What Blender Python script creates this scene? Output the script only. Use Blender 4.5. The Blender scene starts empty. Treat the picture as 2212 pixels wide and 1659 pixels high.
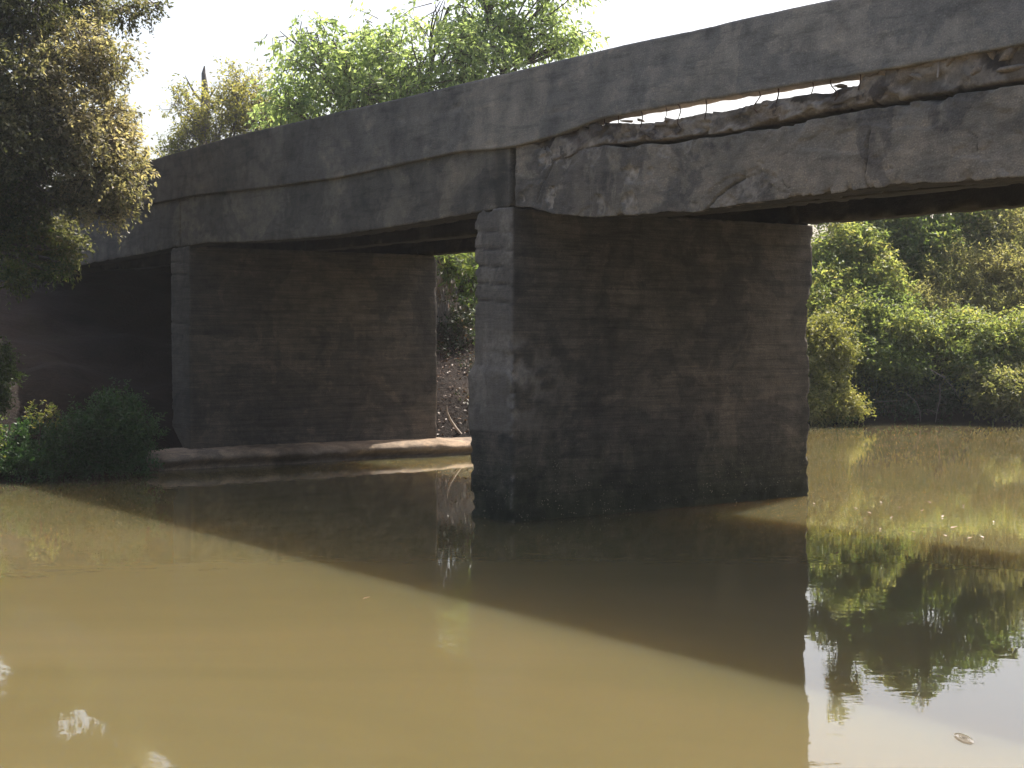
import bpy, math, random
import numpy as np
from mathutils import Vector

random.seed(7)
RNG = np.random.default_rng(11)
S = bpy.context.scene
COL = S.collection

# ------------------------------------------------------------------ camera
CAM_Z = 2.5
FPX = 3205.0            # focal length in units of a 2212-wide picture
cam_d = bpy.data.cameras.new('camera')
cam_d.sensor_width = 36.0
cam_d.lens = 36.0 * FPX / 2212.0
cam_d.clip_start = 0.1
cam_d.clip_end = 3000
cam = bpy.data.objects.new('camera', cam_d)
cam.location = (0, 0, CAM_Z)
PITCH = math.atan(104.0 / FPX)
cam.rotation_euler = (math.radians(90) - PITCH, 0, 0)
COL.objects.link(cam)
S.camera = cam

# ------------------------------------------------------------------ world, sun, exposure
TO_SUN = Vector((0.370, 0.553, 1.0)).normalized()
SUN_EL = math.asin(TO_SUN.z)
SUN_AZ = math.atan2(TO_SUN.x, TO_SUN.y)      # clockwise from +Y
w = bpy.data.worlds.new('World')
S.world = w
w.use_nodes = True
wn = w.node_tree.nodes
wl = w.node_tree.links
bg = wn['Background']
sky = wn.new('ShaderNodeTexSky')
sky.sky_type = 'NISHITA'
sky.sun_disc = False
sky.sun_elevation = SUN_EL
sky.sun_rotation = SUN_AZ
sky.altitude = 0
sky.air_density = 1.0
sky.dust_density = 6.0
sky.ozone_density = 0.6
wl.new(sky.outputs[0], bg.inputs[0])
bg.inputs[1].default_value = 0.13
sd = bpy.data.lights.new('sun', 'SUN')
sd.energy = 4.6
sd.angle = math.radians(0.55)
sd.color = (1.0, 0.94, 0.84)
sun = bpy.data.objects.new('sun', sd)
sun.rotation_euler = TO_SUN.to_track_quat('Z', 'Y').to_euler()
sun.location = (20, 30, 60)
COL.objects.link(sun)
S.view_settings.view_transform = 'Standard'
S.view_settings.look = 'None'
S.view_settings.gamma = 1
S.view_settings.use_curve_mapping = False
S.view_settings.exposure = 1.15

# ------------------------------------------------------------------ helpers
def P(px, py, Z):
    """the place at depth Z (metres) seen at a pixel of the 2212x1659 picture"""
    return np.array([(px - 1106.0) / FPX * Z, Z, CAM_Z + (725.0 - py) / FPX * Z])

def hash3(ix, iy, iz, seed):
    n = (ix.astype(np.int64) * 374761393 + iy.astype(np.int64) * 668265263 + iz.astype(np.int64) * 2147483647 + seed * 1274126177) & 0xFFFFFFFF
    n = ((n ^ (n >> 13)) * 1274126177) & 0xFFFFFFFF
    n = (n ^ (n >> 16)) & 0xFFFFFFFF
    return n / 4294967295.0

def vnoise(p, seed=0):
    p = np.asarray(p, float)
    i = np.floor(p); f = p - i; f = f * f * (3 - 2 * f)
    i = i.astype(np.int64)
    r = 0
    for dx in (0, 1):
        for dy in (0, 1):
            for dz in (0, 1):
                wgt = (f[:, 0] if dx else 1 - f[:, 0]) * (f[:, 1] if dy else 1 - f[:, 1]) * (f[:, 2] if dz else 1 - f[:, 2])
                r = r + wgt * hash3(i[:, 0] + dx, i[:, 1] + dy, i[:, 2] + dz, seed)
    return r

def fbm(p, seed=0, octv=4):
    p = np.asarray(p, float)
    s = 0; a = 0.5; tot = 0
    for k in range(octv):
        s = s + a * vnoise(p * (2.03 ** k), seed + k * 17)
        tot += a; a *= 0.5
    return s / tot

def make_mesh(name, V, F, mat=None, parent=None, smooth=False, attrs=None, **props):
    """F: array of triangles or quads"""
    V = np.asarray(V, np.float32); F = np.asarray(F, np.int32)
    me = bpy.data.meshes.new(name)
    k = F.shape[1]
    me.vertices.add(len(V)); me.loops.add(F.size); me.polygons.add(len(F))
    me.vertices.foreach_set('co', V.ravel())
    me.loops.foreach_set('vertex_index', F.ravel())
    me.polygons.foreach_set('loop_start', np.arange(0, F.size, k, dtype=np.int32))
    me.polygons.foreach_set('loop_total', np.full(len(F), k, np.int32))
    if smooth:
        me.polygons.foreach_set('use_smooth', np.ones(len(F), bool))
    for nme, val in (attrs or {}).items():
        at = me.attributes.new(nme, 'FLOAT', 'POINT')
        at.data.foreach_set('value', np.asarray(val, np.float32))
    me.update(calc_edges=True)
    me.validate()
    o = bpy.data.objects.new(name, me)
    COL.objects.link(o)
    if mat: me.materials.append(mat)
    if parent: o.parent = parent
    for a, b in props.items(): o[a] = b
    return o

def thing(name, label, cat, loc=(0, 0, 0), group=None, rz=0.0):
    o = bpy.data.objects.new(name, None)
    COL.objects.link(o)
    o.empty_display_size = 0.3
    o.location = loc; o.rotation_euler = (0, 0, rz)
    o['label'] = label; o['category'] = cat
    if group: o['group'] = group
    return o

class Tubes:
    def __init__(s): s.V = []; s.F = []; s.n = 0
    def add(s, pts, rad, sides=5):
        pts = np.asarray(pts, float); m = len(pts)
        rad = np.broadcast_to(rad, (m,))
        T = np.gradient(pts, axis=0)
        T /= np.linalg.norm(T, axis=1)[:, None] + 1e-9
        ref = np.array([0.13, 0.21, 0.97]) if abs(T[0][2]) < 0.8 else np.array([0.95, 0.2, 0.1])
        U = np.cross(T, ref); U /= np.linalg.norm(U, axis=1)[:, None] + 1e-9
        W = np.cross(T, U)
        ang = np.linspace(0, 2 * math.pi, sides, endpoint=False)
        ring = pts[:, None, :] + rad[:, None, None] * (np.cos(ang)[None, :, None] * U[:, None, :] + np.sin(ang)[None, :, None] * W[:, None, :])
        s.V.append(ring.reshape(-1, 3))
        i = np.arange(m - 1)[:, None] * sides; j = np.arange(sides)[None, :]; j2 = (j + 1) % sides
        f = np.stack([i + j, i + j2, i + sides + j2, i + sides + j], -1).reshape(-1, 4) + s.n
        s.F.append(f)
        s.n += m * sides
    def build(s, name, mat, parent=None, **kw):
        return make_mesh(name, np.concatenate(s.V), np.concatenate(s.F), mat, parent, True, **kw)

def curve_pts(a, b, n=6, bend=0.12, sag=0.0, rng=None):
    rng = rng or RNG
    a = np.asarray(a, float); b = np.asarray(b, float)
    t = np.linspace(0, 1, n)[:, None]
    L = np.linalg.norm(b - a)
    off = rng.normal(0, bend * L, 3)
    p = a + (b - a) * t + off * np.sin(t * math.pi) * 0.6 + rng.normal(0, bend * L * 0.12, (n, 3)) * np.sin(t * math.pi)
    p[:, 2] += -sag * L * (t[:, 0] ** 2) + sag * L * t[:, 0]
    return p

# ------------------------------------------------------------------ materials
def new_mat(name):
    m = bpy.data.materials.new(name); m.use_nodes = True
    nt = m.node_tree
    for n in list(nt.nodes): nt.nodes.remove(n)
    out = nt.nodes.new('ShaderNodeOutputMaterial')
    return m, nt, out

def N(nt, t, **kw):
    n = nt.nodes.new(t)
    for k, v in kw.items():
        if k == 'ins':
            for a, b in v.items(): n.inputs[a].default_value = b
        else: setattr(n, k, v)
    return n

def ramp(nt, stops, src=None):
    r = nt.nodes.new('ShaderNodeValToRGB')
    el = r.color_ramp.elements
    while len(el) > 1: el.remove(el[-1])
    el[0].position = stops[0][0]; el[0].color = (*stops[0][1], 1)
    for p, c in stops[1:]:
        e = el.new(p); e.color = (*c, 1)
    if src is not None: nt.links.new(src, r.inputs[0])
    return r

def mixc(nt, fac, a, b, mode='MIX'):
    m = nt.nodes.new('ShaderNodeMix'); m.data_type = 'RGBA'; m.blend_type = mode
    L = nt.links
    if isinstance(fac, (int, float)): m.inputs[0].default_value = fac
    else: L.new(fac, m.inputs[0])
    for sock, v in ((m.inputs[6], a), (m.inputs[7], b)):
        if isinstance(v, tuple): sock.default_value = (*v, 1)
        else: L.new(v, sock)
    return m.outputs[2]

def leaf_mat(name, stops, trans=0.5, rough=0.45, spec=0.35):
    m, nt, out = new_mat(name); L = nt.links
    at = N(nt, 'ShaderNodeAttribute', attribute_name='tint')
    r = ramp(nt, stops, at.outputs['Fac'])
    pb = N(nt, 'ShaderNodeBsdfPrincipled', ins={'Roughness': rough, 'Specular IOR Level': spec})
    L.new(r.outputs[0], pb.inputs['Base Color'])
    tr = N(nt, 'ShaderNodeBsdfTranslucent')
    tc = mixc(nt, 1.0, r.outputs[0], (1.6, 1.6, 0.85), 'MULTIPLY')
    L.new(tc, tr.inputs[0])
    mx = N(nt, 'ShaderNodeMixShader', ins={0: trans})
    L.new(pb.outputs[0], mx.inputs[1]); L.new(tr.outputs[0], mx.inputs[2])
    L.new(mx.outputs[0], out.inputs[0])
    return m

def bark_mat(name, c1, c2):
    m, nt, out = new_mat(name); L = nt.links
    tc = N(nt, 'ShaderNodeTexCoord')
    n1 = N(nt, 'ShaderNodeTexNoise', ins={'Scale': 9.0, 'Detail': 6.0})
    L.new(tc.outputs['Object'], n1.inputs[0])
    r = ramp(nt, [(0.3, c1), (0.7, c2)], n1.outputs[0])
    pb = N(nt, 'ShaderNodeBsdfPrincipled', ins={'Roughness': 0.9})
    bp = N(nt, 'ShaderNodeBump', ins={'Strength': 0.6, 'Distance': 0.03})
    L.new(n1.outputs[0], bp.inputs['Height']); L.new(bp.outputs[0], pb.inputs['Normal'])
    L.new(r.outputs[0], pb.inputs[0]); L.new(pb.outputs[0], out.inputs[0])
    return m

def concrete_mat(name, dark, mid, light, pale=(0.50, 0.42, 0.34), algae=0.0, algae_z=1.2, boards=0.0, lowtone=None, blotch=0.25, flare_fade=False):
    """weathered concrete; attribute 'spall' shows the fresh broken stone under the dark surface"""
    K = 0.88
    dark, mid, light = (tuple(v * K * w_ for v, w_ in zip(c, (1.07, 0.98, 0.86))) for c in (dark, mid, light))
    pale = tuple(v * 1.0 for v in pale)
    m, nt, out = new_mat(name); L = nt.links
    tc = N(nt, 'ShaderNodeTexCoord')
    oc = tc.outputs['Object']
    n1 = N(nt, 'ShaderNodeTexNoise', ins={'Scale': 0.9, 'Detail': 7.0, 'Roughness': 0.65}); L.new(oc, n1.inputs[0])
    c1 = ramp(nt, [(0.28, dark), (0.5, mid), (0.75, light)], n1.outputs[0])
    # blotches
    n2 = N(nt, 'ShaderNodeTexNoise', ins={'Scale': 3.7, 'Detail': 8.0, 'Roughness': 0.7}); L.new(oc, n2.inputs[0])
    b2 = ramp(nt, [(0.32, (0.55, 0.55, 0.56)), (0.5, (0.95, 0.95, 0.95)), (0.72, (1.35, 1.30, 1.22))], n2.outputs[0])
    col = mixc(nt, 0.8, c1.outputs[0], b2.outputs[0], 'MULTIPLY')
    mp9 = N(nt, 'ShaderNodeMapping', ins={'Scale': (0.9, 1.0, 5.5)}); L.new(oc, mp9.inputs[0])
    n9 = N(nt, 'ShaderNodeTexNoise', ins={'Scale': 1.3, 'Detail': 9.0, 'Roughness': 0.72, 'Distortion': 0.5}); L.new(mp9.outputs[0], n9.inputs[0])
    b9 = ramp(nt, [(0.36, (0.6, 0.6, 0.6)), (0.5, (1, 1, 1)), (0.62, (1.05, 1.03, 1.0)), (0.72, (1.7, 1.55, 1.4))], n9.outputs[0])
    col = mixc(nt, 0.75, col, b9.outputs[0], 'MULTIPLY')
    # vertical water streaks
    mp = N(nt, 'ShaderNodeMapping', ins={'Scale': (3.0, 3.0, 0.22)}); L.new(oc, mp.inputs[0])
    n3 = N(nt, 'ShaderNodeTexNoise', ins={'Scale': 2.0, 'Detail': 5.0, 'Roughness': 0.6}); L.new(mp.outputs[0], n3.inputs[0])
    b3 = ramp(nt, [(0.35, (0.62, 0.62, 0.64)), (0.6, (1.08, 1.06, 1.03))], n3.outputs[0])
    col = mixc(nt, 0.2, col, b3.outputs[0], 'MULTIPLY')
    # horizontal silt lines of past floods
    mp4 = N(nt, 'ShaderNodeMapping', ins={'Scale': (0.25, 0.25, 7.0)}); L.new(oc, mp4.inputs[0])
    n4 = N(nt, 'ShaderNodeTexNoise', ins={'Scale': 1.5, 'Detail': 6.0, 'Roughness': 0.7}); L.new(mp4.outputs[0], n4.inputs[0])
    b4 = ramp(nt, [(0.3, (0.7, 0.7, 0.7)), (0.7, (1.2, 1.17, 1.12))], n4.outputs[0])
    col = mixc(nt, boards, col, b4.outputs[0], 'MULTIPLY')
    mp8 = N(nt, 'ShaderNodeMapping', ins={'Scale': (0.8, 0.8, 30.0)}); L.new(oc, mp8.inputs[0])
    n8 = N(nt, 'ShaderNodeTexNoise', ins={'Scale': 1.6, 'Detail': 4.0, 'Roughness': 0.65}); L.new(mp8.outputs[0], n8.inputs[0])
    b8 = ramp(nt, [(0.32, (0.62, 0.62, 0.62)), (0.5, (1, 1, 1)), (0.68, (1.3, 1.26, 1.2))], n8.outputs[0])
    col = mixc(nt, boards, col, b8.outputs[0], 'MULTIPLY')
    # fine speckle of aggregate
    n5 = N(nt, 'ShaderNodeTexNoise', ins={'Scale': 55.0, 'Detail': 3.0}); L.new(oc, n5.inputs[0])
    b5 = ramp(nt, [(0.35, (0.75, 0.75, 0.75)), (0.62, (1.05, 1.05, 1.05)), (0.74, (1.9, 1.8, 1.65))], n5.outputs[0])
    col = mixc(nt, 0.7, col, b5.outputs[0], 'MULTIPLY')
    sx = N(nt, 'ShaderNodeSeparateXYZ'); L.new(oc, sx.inputs[0])
    if lowtone:
        mr0 = N(nt, 'ShaderNodeMapRange', ins={'From Min': 3.6, 'From Max': 1.6, 'To Min': 0.0, 'To Max': 1.0})
        ad0 = N(nt, 'ShaderNodeMath', operation='MULTIPLY_ADD', ins={1: 1.6, 2: -0.8}); L.new(n1.outputs[0], ad0.inputs[0])
        ad1 = N(nt, 'ShaderNodeMath', operation='ADD'); L.new(sx.outputs[2], ad1.inputs[0]); L.new(ad0.outputs[0], ad1.inputs[1])
        L.new(ad1.outputs[0], mr0.inputs[0])
        col = mixc(nt, mr0.outputs[0], col, mixc(nt, 1.0, col, lowtone, 'MULTIPLY'))
    if algae > 0:
        mr = N(nt, 'ShaderNodeMapRange', ins={'From Min': algae_z, 'From Max': 0.15, 'To Min': 0.0, 'To Max': algae})
        ad = N(nt, 'ShaderNodeMath', operation='MULTIPLY_ADD', ins={1: 1.4, 2: -0.7}); L.new(n2.outputs[0], ad.inputs[0])
        a2 = N(nt, 'ShaderNodeMath', operation='ADD'); L.new(sx.outputs[2], a2.inputs[0]); L.new(ad.outputs[0], a2.inputs[1])
        L.new(a2.outputs[0], mr.inputs[0])
        col = mixc(nt, mr.outputs[0], col, (0.026, 0.030, 0.013))
        # small shells and pebbles stuck in the wet band
        vo = N(nt, 'ShaderNodeTexVoronoi', ins={'Scale': 26.0}); L.new(oc, vo.inputs['Vector'])
        vr = ramp(nt, [(0.16, (1, 1, 1)), (0.24, (0, 0, 0))], vo.outputs['Distance'])
        n6 = N(nt, 'ShaderNodeTexNoise', ins={'Scale': 6.0, 'Detail': 4.0}); L.new(oc, n6.inputs[0])
        nr = ramp(nt, [(0.5, (0, 0, 0)), (0.6, (1, 1, 1))], n6.outputs[0])
        mu = N(nt, 'ShaderNodeMath', operation='MULTIPLY'); L.new(vr.outputs[0], mu.inputs[0]); L.new(nr.outputs[0], mu.inputs[1])
        mu2 = N(nt, 'ShaderNodeMath', operation='MULTIPLY'); L.new(mu.outputs[0], mu2.inputs[0]); L.new(mr.outputs[0], mu2.inputs[1])
        col = mixc(nt, mu2.outputs[0], col, (0.36, 0.30, 0.22))
    nb = N(nt, 'ShaderNodeTexNoise', ins={'Scale': 0.75, 'Detail': 9.0, 'Roughness': 0.62, 'Distortion': 0.6})
    mpb = N(nt, 'ShaderNodeMapping', ins={'Location': (3.1, 1.7, 0.4)}); L.new(oc, mpb.inputs[0]); L.new(mpb.outputs[0], nb.inputs[0])
    bb = ramp(nt, [(0.488, (1.06, 1.03, 1.0)), (0.512, (1 - blotch, 1 - blotch, 1 - blotch * 0.93))], nb.outputs[0])
    col = mixc(nt, 1.0, col, bb.outputs[0], 'MULTIPLY')
    if flare_fade:      # lens flare put into the colour: bright right, darkening towards the left
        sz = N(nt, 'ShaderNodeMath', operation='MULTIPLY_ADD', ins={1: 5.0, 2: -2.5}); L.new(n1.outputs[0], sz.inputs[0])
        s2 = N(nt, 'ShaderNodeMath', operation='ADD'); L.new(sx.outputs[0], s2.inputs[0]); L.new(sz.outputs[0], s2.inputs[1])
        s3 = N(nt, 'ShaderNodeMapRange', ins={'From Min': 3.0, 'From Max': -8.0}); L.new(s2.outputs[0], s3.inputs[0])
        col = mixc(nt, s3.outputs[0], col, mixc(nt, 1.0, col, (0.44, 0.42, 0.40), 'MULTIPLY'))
    at = N(nt, 'ShaderNodeAttribute', attribute_name='spall')
    n7 = N(nt, 'ShaderNodeTexNoise', ins={'Scale': 14.0, 'Detail': 8.0, 'Roughness': 0.75}); L.new(oc, n7.inputs[0])
    p7 = ramp(nt, [(0.3, tuple(x * 0.35 for x in pale)), (0.55, tuple(x * 0.8 for x in pale)), (0.75, pale)], n7.outputs[0])
    col = mixc(nt, at.outputs['Fac'], col, p7.outputs[0])
    ca = N(nt, 'ShaderNodeAttribute', attribute_name='crack')
    col = mixc(nt, ca.outputs['Fac'], col, (0.012, 0.011, 0.010))
    pb = N(nt, 'ShaderNodeBsdfPrincipled', ins={'Roughness': 0.92, 'Specular IOR Level': 0.25})
    L.new(col, pb.inputs[0])
    bm = N(nt, 'ShaderNodeBump', ins={'Strength': 0.9, 'Distance': 0.016})
    hm = N(nt, 'ShaderNodeMath', operation='MULTIPLY_ADD', ins={1: 0.6}); L.new(n5.outputs[0], hm.inputs[0]); L.new(n2.outputs[0], hm.inputs[2])
    L.new(hm.outputs[0], bm.inputs['Height']); L.new(bm.outputs[0], pb.inputs['Normal'])
    L.new(pb.outputs[0], out.inputs[0])
    return m

M = {}
M['parapet'] = concrete_mat('parapet_concrete', (0.22, 0.225, 0.228), (0.31, 0.31, 0.308), (0.40, 0.388, 0.375), flare_fade=True, blotch=0.18)
M['beam'] = concrete_mat('beam_concrete', (0.12, 0.125, 0.128), (0.25, 0.235, 0.215), (0.38, 0.335, 0.29), blotch=0.34)
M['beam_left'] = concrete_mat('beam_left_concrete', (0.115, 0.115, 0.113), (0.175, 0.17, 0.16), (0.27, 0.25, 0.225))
M['soffit'] = concrete_mat('soffit_concrete', (0.025, 0.025, 0.025), (0.04, 0.037, 0.035), (0.065, 0.056, 0.048))  # near-black: shade under the deck put into the colour
M['abutment'] = concrete_mat('shade_dark_abutment', (0.010, 0.010, 0.010), (0.02, 0.018, 0.016), (0.034, 0.028, 0.022))  # the deep shade of the left recess is put into this near-black tone
M['slab'] = concrete_mat('slab_concrete', (0.10, 0.10, 0.098), (0.25, 0.22, 0.195), (0.45, 0.38, 0.32), blotch=0.55)
M['pier_near'] = concrete_mat('pier_concrete', (0.078, 0.084, 0.092), (0.110, 0.112, 0.118), (0.155, 0.150, 0.148), algae=0.8, algae_z=1.25, boards=0.75, lowtone=(1.05, 0.99, 0.91))
M['pier_far'] = concrete_mat('pier_far_concrete', (0.074, 0.079, 0.086), (0.104, 0.106, 0.110), (0.145, 0.140, 0.137), boards=0.8, lowtone=(1.08, 1.0, 0.90))
M['footing'] = concrete_mat('footing_concrete', (0.15, 0.125, 0.10), (0.27, 0.225, 0.185), (0.42, 0.36, 0.30))
M['chunk'] = concrete_mat('chunk_concrete', (0.16, 0.15, 0.135), (0.32, 0.28, 0.24), (0.50, 0.42, 0.35))
M['rust'] = bark_mat('rusty_steel', (0.035, 0.018, 0.012), (0.10, 0.045, 0.025))
M['pale_stick'] = bark_mat('dry_wood', (0.25, 0.20, 0.16), (0.42, 0.36, 0.30))
M['bark'] = bark_mat('bark', (0.05, 0.04, 0.03), (0.14, 0.11, 0.085))
M['bark_grey'] = bark_mat('grey_bark', (0.10, 0.085, 0.08), (0.22, 0.19, 0.17))
M['leaf_green'] = leaf_mat('fresh_green_leaf', [(0.0, (0.055, 0.09, 0.038)), (0.5, (0.135, 0.18, 0.070)), (0.85, (0.24, 0.26, 0.10)), (1.0, (0.34, 0.31, 0.14))], trans=0.6)
M['leaf_bright'] = leaf_mat('bright_green_leaf', [(0.0, (0.13, 0.19, 0.10)), (0.5, (0.25, 0.32, 0.17)), (0.85, (0.36, 0.42, 0.24)), (1.0, (0.46, 0.46, 0.28))], trans=0.68)
M['leaf_dark'] = leaf_mat('dark_green_leaf', [(0.0, (0.018, 0.045, 0.02)), (0.6, (0.035, 0.085, 0.03)), (1.0, (0.07, 0.12, 0.035))], trans=0.35)
M['leaf_brown'] = leaf_mat('tan_green_leaf', [(0.0, (0.04, 0.045, 0.022)), (0.35, (0.11, 0.115, 0.07)), (0.7, (0.24, 0.215, 0.15)), (1.0, (0.38, 0.32, 0.235))], trans=0.55)
M['leaf_yellow'] = leaf_mat('yellow_green_leaf', [(0.0, (0.09, 0.11, 0.035)), (0.5, (0.20, 0.205, 0.07)), (1.0, (0.36, 0.32, 0.13))])
M['leaf_olive'] = leaf_mat('olive_leaf', [(0.0, (0.065, 0.085, 0.04)), (0.5, (0.17, 0.185, 0.085)), (1.0, (0.30, 0.27, 0.15))], trans=0.6)
M['leaf_mixed'] = leaf_mat('mixed_green_tan_leaf', [(0.0, (0.022, 0.04, 0.016)), (0.45, (0.06, 0.095, 0.025)), (0.75, (0.12, 0.13, 0.045)), (1.0, (0.22, 0.18, 0.09))], trans=0.45)
M['litter'] = leaf_mat('dead_leaf', [(0.0, (0.06, 0.03, 0.018)), (0.6, (0.17, 0.095, 0.055)), (1.0, (0.32, 0.22, 0.14))], trans=0.15)
M['undergrowth'] = leaf_mat('undergrowth_leaf', [(0.0, (0.015, 0.03, 0.014)), (0.55, (0.03, 0.045, 0.018)), (0.8, (0.07, 0.045, 0.028)), (1.0, (0.26, 0.17, 0.11))], trans=0.2)
M['reed'] = leaf_mat('dry_reed', [(0.0, (0.15, 0.09, 0.05)), (1.0, (0.38, 0.27, 0.17))], trans=0.3)

def soil_mat():
    m, nt, out = new_mat('bank_soil'); L = nt.links
    tc = N(nt, 'ShaderNodeTexCoord')
    n1 = N(nt, 'ShaderNodeTexNoise', ins={'Scale': 0.6, 'Detail': 9.0, 'Roughness': 0.7}); L.new(tc.outputs['Object'], n1.inputs[0])
    n2 = N(nt, 'ShaderNodeTexNoise', ins={'Scale': 12.0, 'Detail': 6.0, 'Roughness': 0.7}); L.new(tc.outputs['Object'], n2.inputs[0])
    c1 = ramp(nt, [(0.35, (0.008, 0.006, 0.005)), (0.55, (0.017, 0.011, 0.009)), (0.7, (0.022, 0.018, 0.011))], n1.outputs[0])
    c2 = ramp(nt, [(0.3, (0.6, 0.6, 0.6)), (0.7, (1.4, 1.35, 1.25))], n2.outputs[0])
    col = mixc(nt, 1.0, c1.outputs[0], c2.outputs[0], 'MULTIPLY')
    pb = N(nt, 'ShaderNodeBsdfPrincipled', ins={'Roughness': 0.95, 'Specular IOR Level': 0.15})
    bp = N(nt, 'ShaderNodeBump', ins={'Strength': 0.8, 'Distance': 0.06}); L.new(n2.outputs[0], bp.inputs['Height'])
    L.new(bp.outputs[0], pb.inputs['Normal']); L.new(col, pb.inputs[0]); L.new(pb.outputs[0], out.inputs[0])
    return m
M['soil'] = soil_mat()

def water_mat():
    m, nt, out = new_mat('muddy_water'); L = nt.links
    tc = N(nt, 'ShaderNodeTexCoord')
    mp = N(nt, 'ShaderNodeMapping', ins={'Scale': (0.11, 0.3, 0.1), 'Rotation': (0, 0, 0.5)}); L.new(tc.outputs['Object'], mp.inputs[0])
    n0 = N(nt, 'ShaderNodeTexNoise', ins={'Scale': 1.0, 'Detail': 6.0, 'Roughness': 0.6, 'Distortion': 0.8}); L.new(mp.outputs[0], n0.inputs[0])
    c = ramp(nt, [(0.3, (0.092, 0.077, 0.034)), (0.5, (0.105, 0.086, 0.039)), (0.7, (0.116, 0.092, 0.043))], n0.outputs[0])
    pb = N(nt, 'ShaderNodeBsdfPrincipled', ins={'Roughness': 0.004, 'IOR': 1.333, 'Subsurface Weight': 1.0, 'Subsurface Scale': 7.0})
    pb.inputs['Subsurface Radius'].default_value = (1.0, 0.72, 0.35)
    L.new(c.outputs[0], pb.inputs[0])
    # small ripples, more of them in the open reach beyond the bridge
    mp1 = N(nt, 'ShaderNodeMapping', ins={'Scale': (1.0, 1.7, 1.0), 'Rotation': (0, 0, 0.25)}); L.new(tc.outputs['Object'], mp1.inputs[0])
    n1 = N(nt, 'ShaderNodeTexNoise', ins={'Scale': 3.0, 'Detail': 2.5, 'Roughness': 0.5, 'Distortion': 0.4}); L.new(mp1.outputs[0], n1.inputs[0])
    n2 = N(nt, 'ShaderNodeTexNoise', ins={'Scale': 0.16, 'Detail': 2.0}); L.new(tc.outputs['Object'], n2.inputs[0])
    r2 = ramp(nt, [(0.4, (0.35, 0.35, 0.35)), (0.65, (1, 1, 1))], n2.outputs[0])
    bp = N(nt, 'ShaderNodeBump', ins={'Distance': 0.0015})
    mu = N(nt, 'ShaderNodeMath', operation='MULTIPLY', ins={1: 0.9}); L.new(r2.outputs[0], mu.inputs[0])
    L.new(mu.outputs[0], bp.inputs['Strength']); L.new(n1.outputs[0], bp.inputs['Height'])
    L.new(bp.outputs[0], pb.inputs['Normal'])
    L.new(pb.outputs[0], out.inputs[0])
    return m
M['water'] = water_mat()

# ------------------------------------------------------------------ terrain and water
# the water's outline seen from above; the river passes under the bridge
SHORE = np.array([(-90, -60), (-40, -4), (-18, 14), (-11.5, 21.0), (-9.2, 25.0), (-7.6, 26.6), (-6.6, 27.9), (-5.6, 29.0), (-3.0, 31.0), (-0.6, 32.0),
                  (1.6, 34.0), (4.6, 38.5), (8.3, 42.3), (13.0, 43.3), (19, 43.0), (30, 39.0), (52, 28), (110, 5),
                  (110, -30), (40, -12), (16, 1.0), (7, 4.2), (0, 4.6), (-9, 2.6), (-26, -12), (-60, -60)], float)

def poly_sd(x, y, poly):
    """signed distance, positive on land"""
    n = len(poly); d = np.full(x.shape, 1e9); inside = np.zeros(x.shape, bool)
    for i in range(n):
        a = poly[i]; b = poly[(i + 1) % n]
        e = b - a
        t = np.clip(((x - a[0]) * e[0] + (y - a[1]) * e[1]) / (e @ e), 0, 1)
        d = np.minimum(d, np.hypot(x - a[0] - e[0] * t, y - a[1] - e[1] * t))
        cond = ((a[1] > y) != (b[1] > y))
        with np.errstate(divide='ignore', invalid='ignore'):
            xi = e[0] * (y - a[1]) / (e[1] if e[1] != 0 else 1e-9) + a[0]
        inside ^= cond & (x < xi)
    return np.where(inside, -d, d)

def land(x, y):
    x = np.asarray(x, float); y = np.asarray(y, float)
    d = poly_sd(x, y, SHORE)
    right = np.clip((x - 1.0) / 5.0, 0, 1) * np.clip((y - 25) / 5.0, 0, 1)
    near = np.clip((12 - y) / 6.0, 0, 1) * np.clip((x + 14) / 6, 0, 1)
    slope = 0.62 + 0.10 * right - 0.35 * near
    cap = 4.7 + 0.6 * right - 3.65 * near
    p3 = np.stack([x * 0.35, y * 0.35, x * 0], -1).reshape(-1, 3)
    nz = fbm(p3, 3, 5).reshape(x.shape) - 0.5
    up = cap * (1 - np.exp(-np.maximum(d, 0) * slope * 1.25 / cap))
    z = np.where(d > 0, up + nz * np.minimum(d, 2.5) * 0.55, np.maximum(d * 0.55, -1.8))
    return z + 0.02

def stretch(n, lo, hi, c, dense):
    t = np.linspace(-1, 1, n)
    s = np.sign(t) * (np.abs(t) * dense + (1 - dense) * np.abs(t) ** 4)
    return np.where(s < 0, c + s * (c - lo), c + s * (hi - c))
gx = stretch(420, -300, 300, 0, 0.12)
gy = stretch(420, -250, 350, 30, 0.12)
X, Y = np.meshgrid(gx, gy)
Zt = land(X, Y)
idx = np.arange(X.size).reshape(X.shape)
F = np.stack([idx[:-1, :-1], idx[:-1, 1:], idx[1:, 1:], idx[1:, :-1]], -1).reshape(-1, 4)
make_mesh('ground', np.stack([X, Y, Zt], -1).reshape(-1, 3), F, M['soil'], smooth=True, kind='structure')
wx = np.linspace(-120, 130, 2); wy = np.linspace(-70, 60, 2)
WX, WY = np.meshgrid(wx, wy)
idx = np.arange(WX.size).reshape(WX.shape)
F = np.stack([idx[:-1, :-1], idx[:-1, 1:], idx[1:, 1:], idx[1:, :-1]], -1).reshape(-1, 4)
make_mesh('water', np.stack([WX, WY, WX * 0], -1).reshape(-1, 3), F, M['water'], kind='structure')

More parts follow.
